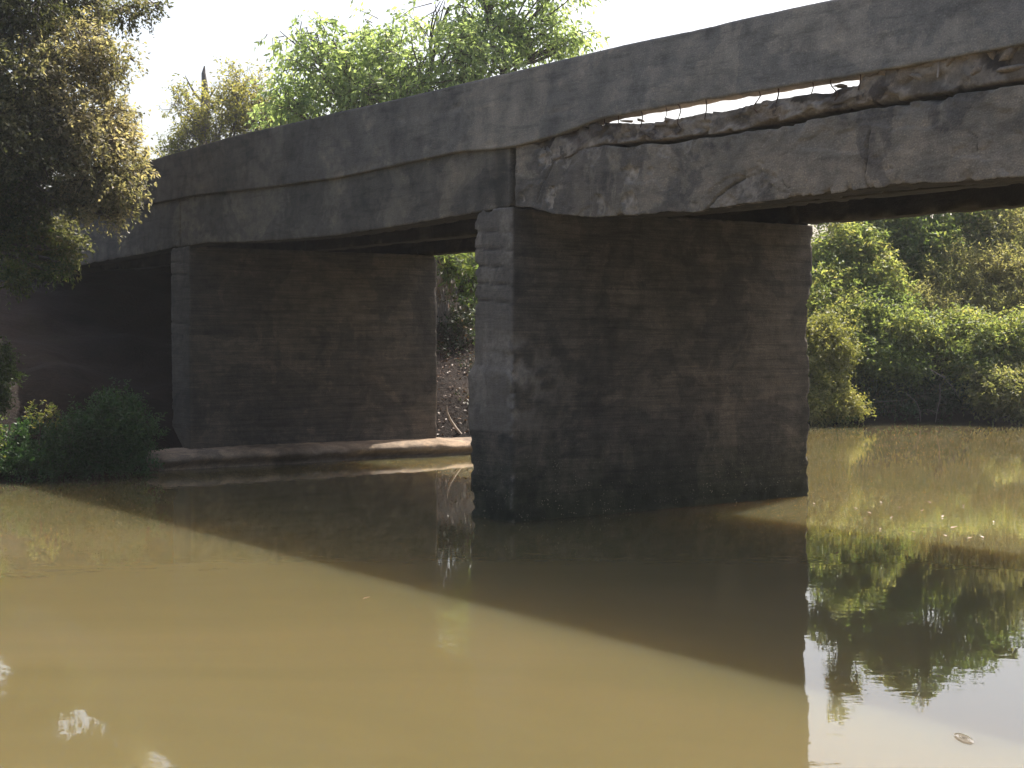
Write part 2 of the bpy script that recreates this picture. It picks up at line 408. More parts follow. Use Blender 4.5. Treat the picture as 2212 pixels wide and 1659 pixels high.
# ------------------------------------------------------------------ haze in the bright air
hm_, nt, out = new_mat('haze_air')
pv = N(nt, 'ShaderNodeVolumePrincipled', ins={'Density': 0.00038, 'Anisotropy': 0.35})
pv.inputs['Color'].default_value = (0.93, 0.96, 1.0, 1)
nt.links.new(pv.outputs[0], out.inputs['Volume'])
hv = np.array([(x, y, z) for x in (-310, 310) for y in (-260, 360) for z in (-3.2, 19.0)], float)
hf = np.array([[0, 1, 3, 2], [4, 6, 7, 5], [0, 4, 5, 1], [2, 3, 7, 6], [0, 2, 6, 4], [1, 5, 7, 3]])
make_mesh('haze', hv, hf, hm_, kind='stuff')

# ------------------------------------------------------------------ bridge
BR = thing('bridge', 'dark weathered concrete road bridge standing on two wall piers across the muddy river', 'bridge',
           (0, 19.8, 0), rz=math.atan2(-0.814, 0.581))
# local axes: x along the bridge towards the right, y across it away from the camera side

def box_lattice(x0, x1, y0, y1, z0, z1, rx, ry, rz):
    nx = max(1, int(round((x1 - x0) / rx))); ny = max(1, int(round((y1 - y0) / ry))); nz = max(1, int(round((z1 - z0) / rz)))
    sx, sy = (ny + 1) * (nz + 1), (nz + 1)
    quads = []
    def grid(a, b, fn, flip):
        A, B = np.meshgrid(np.arange(a), np.arange(b), indexing='ij')
        q = np.stack([fn(A, B), fn(A + 1, B), fn(A + 1, B + 1), fn(A, B + 1)], -1).reshape(-1, 4)
        quads.append(q[:, ::-1] if flip else q)
    ID = lambda i, j, k: i * sx + j * sy + k
    grid(nx, nz, lambda a, b: ID(a, 0, b), False)
    grid(nx, nz, lambda a, b: ID(a, ny, b), True)
    grid(ny, nz, lambda a, b: ID(0, a, b), True)
    grid(ny, nz, lambda a, b: ID(nx, a, b), False)
    grid(nx, ny, lambda a, b: ID(a, b, nz), False)
    grid(nx, ny, lambda a, b: ID(a, b, 0), True)
    Q = np.concatenate(quads)
    u, inv = np.unique(Q, return_inverse=True)
    F = inv.reshape(-1, 4)
    i = u // sx; j = (u % sx) // sy; k = u % sy
    q = np.stack([i / nx, j / ny, k / nz], -1)       # unit coordinates
    V = np.stack([x0 + (x1 - x0) * q[:, 0], y0 + (y1 - y0) * q[:, 1], z0 + (z1 - z0) * q[:, 2]], -1)
    return V, F, q

def rough_out(V, q, ext, seed, amp=0.012, chip=0.05, edge=0.06):
    """uneven faces and worn arrises, all done on the lattice so that nothing splits"""
    c = (V.min(0) + V.max(0)) / 2
    d = np.minimum(q, 1 - q) * ext                    # distance to the faces along each axis
    sd = np.sort(d, axis=1)
    e = sd[:, 1]                                      # distance to the nearest arris
    nz = np.stack([fbm(V * 2.3, seed + s, 5) - 0.5 for s in (1, 2, 3)], -1)
    fine = np.stack([fbm(V * 14, seed + s, 3) - 0.5 for s in (4, 5, 6)], -1)
    V = V + nz * amp * 1.1 + fine * amp * 1.0
    cn = np.clip((fbm(V * 7.5, seed + 9, 5) - 0.50) * 7, 0, 1) * np.exp(-e / edge)
    cn = cn * np.clip((fbm(V * 1.3, seed + 12, 3) - 0.40) * 5, 0.08, 1)
    dirv = np.where(d < edge * 1.6, np.sign(0.5 - q), 0.0)
    V = V + dirv * (cn * chip)[:, None]
    return V, cn

def interp(x, pts):
    pts = sorted(pts)
    return np.interp(x, [p[0] for p in pts], [p[1] for p in pts])

def seg_dist(px, pz, pl):
    d = np.full(px.shape, 9.0)
    for (x0, z0), (x1, z1) in zip(pl[:-1], pl[1:]):
        ex, ez = x1 - x0, z1 - z0
        t = np.clip(((px - x0) * ex + (pz - z0) * ez) / (ex * ex + ez * ez), 0, 1)
        d = np.minimum(d, np.hypot(px - x0 - ex * t, pz - z0 - ez * t))
    return d

def facets(x, z, sx, sz, seed, tilt=0.35):
    """broken-stone faces: every vertex takes the offset and tilt of its nearest random cell"""
    X, Z = x / sx, z / sz
    ix, iz = np.floor(X).astype(np.int64), np.floor(Z).astype(np.int64)
    best = np.full(X.shape, 9.0); off = np.zeros(X.shape); cid = np.zeros(X.shape)
    for dx in (-1, 0, 1):
        for dz in (-1, 0, 1):
            cx, cz = ix + dx, iz + dz; o = cx * 0
            px = cx + hash3(cx, cz, o, seed); pz = cz + hash3(cx, cz, o, seed + 1)
            d = np.hypot(X - px, Z - pz)
            h = hash3(cx, cz, o, seed + 2) - 0.5
            t = h + tilt * ((hash3(cx, cz, o, seed + 3) - 0.5) * (X - px) + (hash3(cx, cz, o, seed + 4) - 0.5) * (Z - pz)) * 2
            k = d < best
            best = np.where(k, d, best); off = np.where(k, t, off); cid = np.where(k, hash3(cx, cz, o, seed + 5), cid)
    return off, cid

def px_to_face(px, py):
    """where the sight line of a pixel meets the near face of the bridge: (along, height)"""
    k = (px - 1106.0) / FPX
    a = k * 19.8 / (0.581 + 0.814 * k)
    Z = 19.8 - 0.814 * a
    return a, CAM_Z + (725.0 - py) / FPX * Z

# parapet on the near side
TOP = [(-24, 5.95), (-13.2, 6.0), (-8.8, 6.07), (-6, 6.045), (-2.4, 6.0), (1.8, 5.975), (5.85, 5.90), (7.9, 5.87), (14, 5.84)]
PB = [(-24, 5.10), (-10.3, 5.15), (-7.5, 5.06), (-4.8, 5.0), (-1.2, 5.06), (-0.2, 5.0), (0.2, 5.0), (1.0, 5.04), (1.6, 5.11), (1.9, 5.15), (3.5, 5.145), (6.1, 5.10), (8, 5.10), (14, 5.10)]
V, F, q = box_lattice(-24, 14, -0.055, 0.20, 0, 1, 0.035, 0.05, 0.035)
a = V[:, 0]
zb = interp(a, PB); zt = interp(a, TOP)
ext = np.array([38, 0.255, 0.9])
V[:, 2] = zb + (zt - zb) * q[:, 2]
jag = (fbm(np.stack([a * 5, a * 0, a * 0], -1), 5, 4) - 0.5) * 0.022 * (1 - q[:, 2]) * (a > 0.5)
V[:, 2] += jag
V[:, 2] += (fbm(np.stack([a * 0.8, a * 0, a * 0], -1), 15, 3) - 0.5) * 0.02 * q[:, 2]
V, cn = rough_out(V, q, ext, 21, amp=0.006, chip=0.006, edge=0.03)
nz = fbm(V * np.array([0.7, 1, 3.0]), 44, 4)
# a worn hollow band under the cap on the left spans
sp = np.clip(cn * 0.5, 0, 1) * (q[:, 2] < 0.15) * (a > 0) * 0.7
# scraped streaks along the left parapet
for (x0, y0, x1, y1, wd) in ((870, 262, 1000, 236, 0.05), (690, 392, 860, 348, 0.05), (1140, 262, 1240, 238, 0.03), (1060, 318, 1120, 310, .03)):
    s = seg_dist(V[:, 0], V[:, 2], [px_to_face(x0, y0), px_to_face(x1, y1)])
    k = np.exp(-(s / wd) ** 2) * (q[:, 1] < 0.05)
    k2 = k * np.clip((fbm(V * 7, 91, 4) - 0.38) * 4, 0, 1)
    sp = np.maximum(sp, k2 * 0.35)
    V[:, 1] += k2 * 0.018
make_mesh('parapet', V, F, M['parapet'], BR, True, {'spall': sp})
# parapet on the far side
V, F, q = box_lattice(-24, 11, 5.5, 5.74, 5.02, 5.95, 0.12, 0.06, 0.1)
V, cn = rough_out(V, q, np.array([38, 0.24, 0.9]), 22)
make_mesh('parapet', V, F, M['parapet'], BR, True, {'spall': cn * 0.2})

# deck slab with a broken near edge over the right span
V, F, q = box_lattice(-24, 11, 0.0, 5.49, 4.76, 4.99, 0.03, 0.10, 0.02)
V0 = V.copy()
a = V[:, 0]
right = np.clip((a - 0.3) / 0.6, 0, 1)
near = np.exp(-(q[:, 1] * 5.5) / 0.35)
SLIT = [px_to_face(*p) for p in ((1300, 266), (1391, 265), (1460, 252), (1527, 240), (1627, 222), (1681, 209), (1740, 201), (1799, 193), (1844, 180), (1876, 161), (1960, 138), (2212, 84))]
BT = [px_to_face(*p) for p in ((1256, 320), (1350, 318), (1456, 310), (1606, 290), (1740, 262), (1856, 240), (2206, 185))]
SB = lambda a: (interp(a, BT) + 0.055 - 4.76) * np.clip((a - 1.2) / 0.8, 0, 1)
st = interp(a, SLIT) - 0.030 * np.clip((a - 1.9) / 1.2, 0, 1) * np.clip((6.3 - a) / 0.3, 0, 1)
rg = fbm(np.stack([a * 2.1, V[:, 2] * 9, a * 0], -1), 61, 5)
jt = (fbm(np.stack([a * 6, V[:, 2] * 9, a * 0], -1), 65, 4) - 0.5) * 0.2
f1, id1 = facets(a + jt, V[:, 2] + jt * 0.5, 0.42, 0.13, 301)
f2, id2 = facets(a + jt * .5, V[:, 2] + jt * 0.3, 0.13, 0.06, 311)
rg = 0.5 + f1 * 0.22 + f2 * 0.14
V[:, 1] += near * (right * (0.01 + (rg - 0.5) * 0.22) + (1 - right) * 0.10)
rz_ = fbm(np.stack([a * 5, V[:, 1] * 4, a * 0], -1), 62, 5) - 0.5
V[:, 2] += near * right * ((st - 4.99) * q[:, 2] + rz_ * 0.02 * q[:, 2] + (1 - q[:, 2]) * (f1 * 0.03 + SB(a)))
V, cn = rough_out(V, q, np.array([38, 5.5, 0.2]), 23, amp=0.012, chip=0.05)
sp = near * right * (np.clip((id1 - 0.35) * 8, 0, 1) * 0.50 + np.clip((id2 - 0.75) * 6, 0, 1) * 0.3)
make_mesh('deck_slab', V, F, M['slab'], BR, False, {'spall': sp})

# edge beams, one to a span
CRACKS = [([(1605, 385), (1580, 402), (1548, 425), (1528, 452)], 0.016, 0.035),
          ([(1878, 282), (1872, 330), (1866, 380), (1870, 408)], 0.014, 0.03),
          ([(1672, 352), (1690, 392), (1712, 415), (1716, 440)], 0.010, 0.012),
          ([(1205, 330), (1190, 365), (1172, 400), (1160, 432)], 0.012, 0.02),
          ([(2088, 285), (2110, 300), (2105, 330)], 0.009, 0.012)]
SPALLS = [(1185, 350, 0.16, 0.9), (1168, 340, 0.10, 0.8), (1225, 345, 0.10, 0.5), (1365, 385, 0.10, 1.0), (1405, 372, 0.05, 0.8), (1355, 448, 0.14, 0.9), (1300, 440, 0.07, 0.6),
          (1190, 425, 0.09, 0.8), (1620, 430, 0.26, 0.55), (1575, 445, 0.14, 0.5), (1510, 462, 0.12, 0.6), (1130, 430, 0.06, 0.7), (1285, 330, 0.12, 0.4), (1480, 315, 0.08, 0.5),
          (1690, 245, 0.1, 0.4), (1440, 320, 0.10, 0.5), (1160, 300, 0.12, 0.35), (1120, 375, 0.05, 0.6)]
def beam(x0, x1, topf, botf, seed, mat, cracks=False, y0=0.0, y1=0.42, rx=0.028, rz=0.03):
    V, F, q = box_lattice(x0, x1, y0, y1, 0, 1, rx, 0.06, rz)
    crk = np.zeros(len(V))
    a = V[:, 0]
    zb = botf(a); zt = topf(a)
    if cracks:
        zb = zb + (fbm(np.stack([a * 2.2, a * 0, a * 0], -1), seed + 3, 5) - 0.5) * 0.045
    V[:, 2] = zb + (zt - zb) * q[:, 2]
    if not cracks and x1 > -1 and x1 < 1:        # wet stain running down beside the joint
        crk = np.exp(-((a - x1 + 0.2) / 0.15) ** 4) * (0.30 + 0.35 * fbm(V * 6, seed + 5, 4))
    V, cn = rough_out(V, q, np.array([x1 - x0, y1 - y0, 0.8]), seed, amp=0.016 if cracks else 0.010, chip=0.035 if cracks else 0.03)
    sp = cn * (0.45 if cracks else 0.12)
    if cracks:
        front = (q[:, 1] < 0.2)
        n1 = fbm(V * 6, seed + 40, 5)
        for (cx, cy, r, st) in SPALLS:
            ca, cz = px_to_face(cx, cy)
            dd = np.hypot((a - ca), (V[:, 2] - cz)) / r
            k = np.clip((1.2 - dd - (n1 - 0.5) * 4.0) * 3, 0, 1) * (dd < 1.8) * front
            V[:, 1] += k * 0.03 * st
            sp = np.maximum(sp, k * st * np.clip((fbm(V * 16, seed + 41, 4) - 0.32) * 5, 0.1, 1))
        ff, fid = facets(a + n1 * 0.15, V[:, 2] + n1 * 0.1, 0.10, 0.08, seed + 70)
        V[:, 1] += np.clip(sp, 0, 1) * ff * 0.03
        rag = np.exp(-(1 - q[:, 2]) / 0.10) * front
        V[:, 1] += rag * np.clip(fid - 0.45, 0, 1) * 0.05
        sp = np.maximum(sp, rag * np.clip((fid - 0.6) * 3, 0, 1) * 0.4 * (n1 > 0.48))
        jit = (fbm(V * 11, seed + 50, 4) - 0.5) * 0.05
        for pl, wd, dp in CRACKS:
            s = seg_dist(a + jit, V[:, 2] + jit, [px_to_face(*p) for p in pl])
            V[:, 1] += np.exp(-(s / wd) ** 2) * dp * front
            crk = np.maximum(crk, np.exp(-(s / (wd * 0.6)) ** 2) * front * np.clip((fbm(V * 9, seed + 52, 3) - 0.3) * 4, 0, 1) * 0.7)
        # shallow scars where the skin has come away
        sc = np.clip((fbm(V * np.array([1.1, 1, 2.0]), seed + 60, 6) - 0.53) * 40, 0, 1) * front
        V[:, 1] += sc * 0.014
    o = make_mesh('edge_beam', V, F, mat, BR, True, {'spall': sp, 'crack': crk})
    o.data.materials.append(M['soffit'])                # darker underside: shade put into the colour to mute the water bounce
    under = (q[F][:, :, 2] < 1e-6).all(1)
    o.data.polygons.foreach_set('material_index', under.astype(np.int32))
    return o

RT = [px_to_face(*p) for p in ((1112, 312), (1256, 320), (1350, 318), (1456, 310), (1606, 290), (1740, 262), (1856, 240), (2206, 185))]
RB = [(0.1, 4.225), (0.45, 4.19), (0.9, 4.06), (1.53, 3.99), (2.6, 3.93), (3.6, 3.92), (6.1, 3.96), (8, 3.93), (14, 3.92)]
beam(0.10, 9.2, lambda a: interp(a, RT) + (fbm(np.stack([a * 2.5, a * 0, a * 0], -1), 88, 5) - 0.5) * 0.07, lambda a: interp(a, RB), 31, M['beam'], True, y0=-0.02, rx=0.016, rz=0.018)
beam(9.22, 14, lambda a: a * 0 + 4.72, lambda a: a * 0 + 3.93, 34, M['beam'], False, y0=-0.02, rx=0.08, rz=0.08)
LB = [(-10.5, 4.225), (-9.8, 4.24), (-8.2, 4.16), (-6.2, 4.12), (-4.8, 4.10), (-3.1, 4.13), (-1.2, 4.18), (0.02, 4.225)]
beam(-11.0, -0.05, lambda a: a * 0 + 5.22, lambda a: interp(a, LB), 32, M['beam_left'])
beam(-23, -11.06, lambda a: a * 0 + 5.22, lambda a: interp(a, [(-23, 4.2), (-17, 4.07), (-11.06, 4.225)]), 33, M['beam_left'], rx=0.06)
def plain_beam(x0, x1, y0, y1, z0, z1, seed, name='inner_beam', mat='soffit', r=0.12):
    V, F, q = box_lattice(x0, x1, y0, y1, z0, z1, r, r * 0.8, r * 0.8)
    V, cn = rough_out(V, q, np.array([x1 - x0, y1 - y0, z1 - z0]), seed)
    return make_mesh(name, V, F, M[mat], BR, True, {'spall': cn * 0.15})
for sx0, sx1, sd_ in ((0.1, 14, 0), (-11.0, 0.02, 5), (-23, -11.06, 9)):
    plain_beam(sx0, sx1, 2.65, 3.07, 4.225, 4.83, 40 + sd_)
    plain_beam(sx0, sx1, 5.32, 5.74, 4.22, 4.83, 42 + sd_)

# piers
def pier(x0, x1, y0, y1, z0, z1, seed, mat, detail):
    V, F, q = box_lattice(x0, x1, y0, y1, z0, z1, 0.045, 0.045, 0.03)
    ext = np.array([x1 - x0, y1 - y0, z1 - z0])
    W0 = V.copy()
    V, cn = rough_out(V, q, ext, seed, amp=0.012, chip=0.04 if detail else 0.03, edge=0.035)
    z = W0[:, 2]
    # formwork board joints
    bd = 0.235
    g = np.exp(-(((z + 0.07 * np.sin(W0[:, 0] * 1.2)) % bd - bd / 2) / 0.014) ** 2)
    hn = fbm(W0 * np.array([0.7, 0.7, 3.0]), seed + 3, 4)
    endface = (q[:, 1] < 1e-4)
    longface = (q[:, 0] > 1 - 1e-4) | (q[:, 0] < 1e-4)
    crk = endface * g * np.clip((hn - 0.38) * 5, 0, 1) * (z > 2.3) * 0.6 + (q[:, 0] > 0.9999) * g * np.clip((hn - 0.42) * 5, 0, 1) * 0.28
    V[:, 1] += endface * g * 0.024 * np.clip((hn - 0.35) * 4, 0, 1) * (z > 2.2)
    V[:, 0] -= (q[:, 0] > 0.9999) * g * 0.006 * np.clip((hn - 0.35) * 4, 0, 1)
    sp = cn * 0.55 * (0.25 + 0.75 * (z < 3.0))
    if detail:
        # the wider foot of the nose with its crumbled corners
        nose = np.exp(-(W0[:, 1] - y0) / 0.5)
        wide = 1 / (1 + np.exp((z - 2.02 + 0.1 * np.sin(z * 9)) / 0.05)) * (0.55 + 0.45 / (1 + np.exp((1.1 - z) / 0.1)))
        V[:, 0] += np.where(q[:, 0] < 0.5, -1, 0.75) * wide * nose * 0.10 * (np.abs(q[:, 0] - 0.5) * 2)
        V[:, 1] -= wide * nose * 0.05
        crumble = np.exp(-((z - 1.9) / 0.55) ** 2) * np.exp(-((1 - q[:, 0]) * ext[0]) / 0.12) * nose
        cr = np.clip((fbm(W0 * 7, seed + 70, 5) - 0.42) * 5, 0, 1) * crumble
        V[:, 0] -= cr * 0.07; V[:, 1] += cr * 0.05
        sp = np.maximum(sp, cr * 0.85)
        # notch worn in the far end under the deck
        fe = np.exp(-(y1 - W0[:, 1]) / 0.15)
        V[:, 1] -= fe * (np.clip((3.12 - z) / 0.08, 0, 1) * 0.10 - np.clip((2.5 - z) / 0.5, 0, 1) * 0.06 + np.clip((fbm(W0 * 9, 333, 4) - 0.5) * 6, 0, 1) * 0.05 * (z < 3.0))
        # softened foot at the water
        foot = np.clip((0.7 - z) / 1.0, 0, 1)
        V[:, 0] -= np.where(q[:, 0] > 0.5, 1, -1) * (fbm(W0 * 5, seed + 80, 4) - 0.5) * 0.10 * foot
        V[:, 1] += (fbm(W0 * 5, seed + 81, 4) - 0.5) * 0.12 * foot
        # pale blotches over a slightly paler nose
        nn = fbm(W0 * np.array([5, 5, 3.0]), seed + 90, 5)
        sp = np.maximum(sp, endface * np.clip((nn - 0.46) * 6, 0, 1) * 0.45 * (z > 1.15))
        sp = np.maximum(sp, endface * 0.22 * (z > 1.2))
    else:
        sp = np.maximum(sp, endface * 0.10)
    return make_mesh('pier', V, F, M[mat], BR, True, {'spall': np.clip(sp, 0, 1), 'crack': crk})
pier(-0.88, 0.0, 0.0, 5.74, -1.6, 4.215, 51, 'pier_near', True)
p2 = pier(-11.52, -10.64, 0.0, 5.62, 0.2, 4.215, 52, 'pier_far', False)
# spalled bench of concrete and silt round the foot of the far pier
V, F, q = box_lattice(-12.9, -9.75, -0.95, 6.9, -1.0, 0.34, 0.05, 0.06, 0.05)
ext = np.array([3.15, 7.85, 1.34])
d = np.minimum(q, 1 - q) * ext
rnd = np.exp(-np.minimum(d[:, 0], d[:, 1]) / 0.12)
V[:, 2] -= rnd * (q[:, 2] > 0.5) * 0.12 * q[:, 2]
low = np.exp(-((V[:, 2] - 0.02) / 0.12) ** 2)
c0 = np.array([-11.3, 3.0])
V[:, 0] += np.sign(c0[0] - V[:, 0]) * low * 0.20 * (d[:, 0] < 0.02)
V[:, 0] += (fbm(V * np.array([0.8, 0.8, 0.5]), 55, 4) - 0.5) * 0.22 * (q[:, 0] > 0.5)
V[:, 1] += (fbm(V * np.array([0.9, 0.8, 0.5]), 56, 4) - 0.5) * 0.25
V[:, 2] += (fbm(V * 3.5, 57, 5) - 0.5) * 0.06 * (q[:, 2] > 0.6) - np.clip(V[:, 1] - 3, 0, 9) * 0.012
V, cn = rough_out(V, q, ext, 58, amp=0.02, chip=0.03)
make_mesh('footing', V, F, M['footing'], BR, True, {'spall': cn * 0.3})
# broken block at the near left corner of the footing
V, F, q = box_lattice(-12.75, -12.1, -0.55, 0.1, 0.2, 0.66, 0.05, 0.05, 0.05)
V, cn = rough_out(V, q, np.array([0.65, 0.65, 0.46]), 59, amp=0.05, chip=0.12, edge=0.1)
make_mesh('concrete_block', V, F, M['footing'], BR, True, {'spall': cn * 0.3})
# abutment
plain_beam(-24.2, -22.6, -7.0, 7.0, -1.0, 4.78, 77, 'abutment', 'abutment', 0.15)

# lumps of broken concrete left under the parapet
def lump_mesh(r, seed, sq):
    n = 9; m = 14
    th = np.linspace(0.0, math.pi, n); ph = np.linspace(0, 2 * math.pi, m, endpoint=False)
    TH, PH = np.meshgrid(th, ph, indexing='ij')
    D = np.stack([np.sin(TH) * np.cos(PH), np.sin(TH) * np.sin(PH), np.cos(TH)], -1).reshape(-1, 3)
    rr = 0.9 + 0.2 * (fbm(D * 2.7 + seed, seed, 4))
    Q = np.random.default_rng(seed).normal(size=(9, 3)); Q /= np.linalg.norm(Q, axis=1)[:, None]
    mx = np.maximum(np.max(D @ Q.T, axis=1), 0.45); D2 = D / mx[:, None] * 0.8
    V = D2 * rr[:, None] * np.array(r)
    idx = np.arange(n * m).reshape(n, m)
    F = np.stack([idx[:-1], np.roll(idx[:-1], -1, 1), np.roll(idx[1:], -1, 1), idx[1:]], -1).reshape(-1, 4)
    return V, F
CH = [(1905, 158, .10, .06), (1945, 150, .13, .06), (1990, 142, .12, .06), (2040, 133, .10, .07), (2080, 122, .15, .085), (2125, 112, .12, .08), (2165, 118, .13, .09), (2210, 92, .14, .10),
      (2250, 85, .13, .09), (1860, 178, .10, .05), (1652, 226, .05, .04), (1806, 187, .03, .03), (1440, 262, .05, .03), (1345, 263, .06, .02), (1372, 261, .05, .02), (2100, 152, .12, .04), (2180, 150, .14, .05), (1975, 172, .12, .04)]
for k, (cx, cy, rx_, rz_) in enumerate(CH):
    ca, cz = px_to_face(cx, cy)
    V, F = lump_mesh((rx_ * 0.8, 0.08, rz_ * 0.75), k + 3, 0)
    o = make_mesh('concrete_chunk', V, F, M['chunk'], BR, False, {'spall': np.full(len(V), 0.1 + 0.5 * ((k * 7) % 5) / 5)})
    o.location = (ca, 0.05 + 0.05 * ((k * 3) % 4) / 4, cz)
    o.rotation_euler = (0, -0.05 + 0.3 * ((k % 3) - 1), 0.2 * ((k % 5) - 2))
# exposed reinforcing bars across the slit
BARS = [(1307, 255, 1307, 266, 0, .005), (1337, 250, 1338, 264, 0, .005), (1388, 243, 1389, 262, 0, .006), (1463, 228, 1474, 262, .02, .006), (1526, 215, 1527, 245, 0, .006), (1632, 198, 1640, 230, .03, .006),
        (1681, 189, 1681, 210, 0, .007), (1797, 176, 1806, 205, -.02, .006), (1857, 160, 1857, 182, 0, .006), (2022, 128, 2027, 155, .0, .008), (1755, 180, 1756, 192, .0, .005), (1440, 232, 1441, 250, 0, .004)]
for x0, y0, x1, y1, bend, r in BARS:
    a0, z0 = px_to_face(x0, y0 - 4); a1, z1 = px_to_face(x1, y1 + 16)
    t = Tubes()
    n = 7
    s = np.linspace(0, 1, n)
    pts = np.stack([a0 + (a1 - a0) * s + bend * np.sin(s * math.pi * 2) * 2, -0.035 + 0.02 * np.sin(s * 4), z0 + (z1 - z0) * s], -1)
    t.add(pts, r * 1.1, 6)
    t.build('rebar', M['pale_stick'] if x0 == 2022 else M['rust'], BR)

# ------------------------------------------------------------------ vegetation
def leaf_arrays(pos, d, nrm, L, W, fold=0.18):
    d = d / (np.linalg.norm(d, axis=1)[:, None] + 1e-9)
    s = np.cross(d, nrm); s /= np.linalg.norm(s, axis=1)[:, None] + 1e-9
    n = np.cross(s, d)
    L = L[:, None]; W = W[:, None]
    v0 = pos; v1 = pos + d * L * 0.45 + s * W * 0.5 + n * W * fold
    v2 = pos + d * L - n * L * 0.08; v3 = pos + d * L * 0.45 - s * W * 0.5 + n * W * fold
    V = np.stack([v0, v1, v2, v3], 1).reshape(-1, 3)
    i = np.arange(len(pos))[:, None] * 4
    F = np.concatenate([i + np.array([[0, 1, 2]]), i + np.array([[0, 2, 3]])], 1).reshape(-1, 3)
    return V, F

def foliage(clumps, n_twigs, per, L, W, mat, parent, seed, twig=0.35, droop=0.25, tubes=None, base=None, tint=(0.5, 0.25), shell=0.55,
            bark='bark', limb_r=0.06, name='crown', twig_frac=0.35, lift=0.35, nrm_up=0.7, floor=None):
    """clumps: (centre, radii, tint offset, weight).  Leaves sit on twigs that spring from the clumps' outer parts."""
    rng = np.random.default_rng(seed)
    wts = np.array([c[3] for c in clumps], float); wts /= wts.sum()
    sub = []
    for c in clumps:
        K_ = 9
        for _ in range(K_):
            dv = rng.normal(size=3); dv /= np.linalg.norm(dv)
            rr_ = np.array(c[1], float)
            f_ = rng.uniform(0.26, 0.62)
            sub.append((np.array(c[0]) + dv * rr_ * rng.uniform(0.35, 1.02), rr_ * f_ * rng.uniform(0.75, 1.25, 3), c[2] + rng.normal(0, 0.08), c[3] * f_ ** 2 / K_ * 4))
        sub.append((np.array(c[0]), np.array(c[1], float) * 0.75, c[2] - 0.05, c[3] * 0.35))
    main_clumps, clumps = clumps, sub
    wts = np.array([c[3] for c in clumps], float); wts /= wts.sum()
    ci = rng.choice(len(clumps), n_twigs, p=wts)
    C = np.array([c[0] for c in clumps])[ci]; R = np.array([c[1] for c in clumps], float)
    if R.ndim == 1: R = np.repeat(R[:, None], 3, 1)
    R = R[ci]; TO = np.array([c[2] for c in clumps])[ci]
    D = rng.normal(size=(n_twigs, 3)); D /= np.linalg.norm(D, axis=1)[:, None]
    rad = shell + (1 - shell) * rng.random(n_twigs) ** 0.7
    rad *= 0.72 + 0.5 * fbm(D * 2.2 + C * 0.7, seed, 3)
    O = C + D * R * rad[:, None]
    # thin the cloud where noise is low so that the sky shows through
    keep = fbm(O * (1.5 / max(R.mean(), 0.3)), seed + 5, 3) > 0.40
    O, D, TO, C = O[keep], D[keep], TO[keep], C[keep]
    if floor is not None:
        k = O[:, 2] > floor(O); O, D, TO, C = O[k], D[k], TO[k], C[k]
    n = len(O)
    T = D * 0.7 + rng.normal(0, 0.5, (n, 3)); T[:, 2] += lift - droop
    T /= np.linalg.norm(T, axis=1)[:, None]
    tl = twig * rng.uniform(0.5, 1.3, n)
    s = np.tile((np.arange(per) + 0.5) / per, (n, 1))
    sag = droop * 0.8
    pos = O[:, None, :] + T[:, None, :] * (s * tl[:, None])[..., None]
    pos[..., 2] -= sag * (s ** 2) * tl[:, None]
    pos = pos.reshape(-1, 3) + rng.normal(0, L * 0.25, (n * per, 3))
    Tr = np.repeat(T, per, 0)
    side = rng.normal(size=(n * per, 3)); side -= (side * Tr).sum(1)[:, None] * Tr
    side /= np.linalg.norm(side, axis=1)[:, None] + 1e-9
    d = Tr * 0.55 + side * 0.8; d[:, 2] -= droop
    nr = rng.normal(0, 0.55, (n * per, 3)); nr[:, 2] += nrm_up
    m = n * per
    Ls = L * rng.uniform(0.6, 1.3, m); Ws = W * rng.uniform(0.7, 1.2, m)
    V, F = leaf_arrays(pos, d, nr, Ls, Ws)
    tn = tint[0] + np.repeat(TO, per) + (np.repeat(fbm(O * 1.1, seed + 8, 3), per) - 0.5) * 2 * tint[1] + rng.normal(0, tint[1] * 0.45, m)
    make_mesh(name, V, F, M[mat], parent, False, {'tint': np.repeat(np.clip(tn, 0, 1), 4)})
    if tubes is not None:
        sel = np.where(rng.random(n) < twig_frac)[0]
        for i in sel:
            e = O[i] + T[i] * tl[i] * 0.9; e[2] -= sag * tl[i] * 0.8
            mid = C[i] + (O[i] - C[i]) * 0.45 + rng.normal(0, 0.04, 3)
            r0 = limb_r * 0.12
            tubes.add(np.stack([mid, O[i] * 0.98 + mid * 0.02, (O[i] + e) / 2, e]), np.array([r0 * 1.5, r0, r0 * 0.7, r0 * 0.3]), 3)
        if base is not None:
            for c in main_clumps:
                cc = np.array(c[0]); rr = np.mean(c[1])
                pts = curve_pts(base, cc, 8, 0.07, 0.05, rng)
                tubes.add(pts, np.linspace(limb_r, limb_r * 0.3, 8), 5)
                for _ in range(5):
                    dd = rng.normal(size=3); dd /= np.linalg.norm(dd)
                    dd[2] = abs(dd[2]) * 0.6
                    e = cc + dd * np.array(c[1]) * 0.75
                    tubes.add(curve_pts(pts[5], e, 5, 0.08, 0.0, rng), np.linspace(limb_r * 0.4, limb_r * 0.1, 5), 4)

def tree(name, label, cat, base, fork, clumps, n, per, L, W, mat, seed, trunk_r=0.18, group=None, bark='bark', **kw):
    root = thing(name, label, cat, tuple(base), group)
    b = np.array(base, float)
    loc = [(np.array(c[0]) - b, c[1], c[2], c[3]) for c in clumps]
    tb = Tubes()
    f = np.array(fork, float) - b
    rng = np.random.default_rng(seed + 1)
    pts = curve_pts(np.array([0, 0, -0.3]), f, 9, 0.05, 0, rng)
    tb.add(pts, np.linspace(trunk_r * 1.25, trunk_r * 0.7, 9), 8)
    foliage(loc, n, per, L, W, mat, root, seed, tubes=tb, base=f, limb_r=trunk_r * 0.5, **kw)
    tb.build('trunk' if trunk_r > 0.05 else 'stems', M[bark], root)
    return root

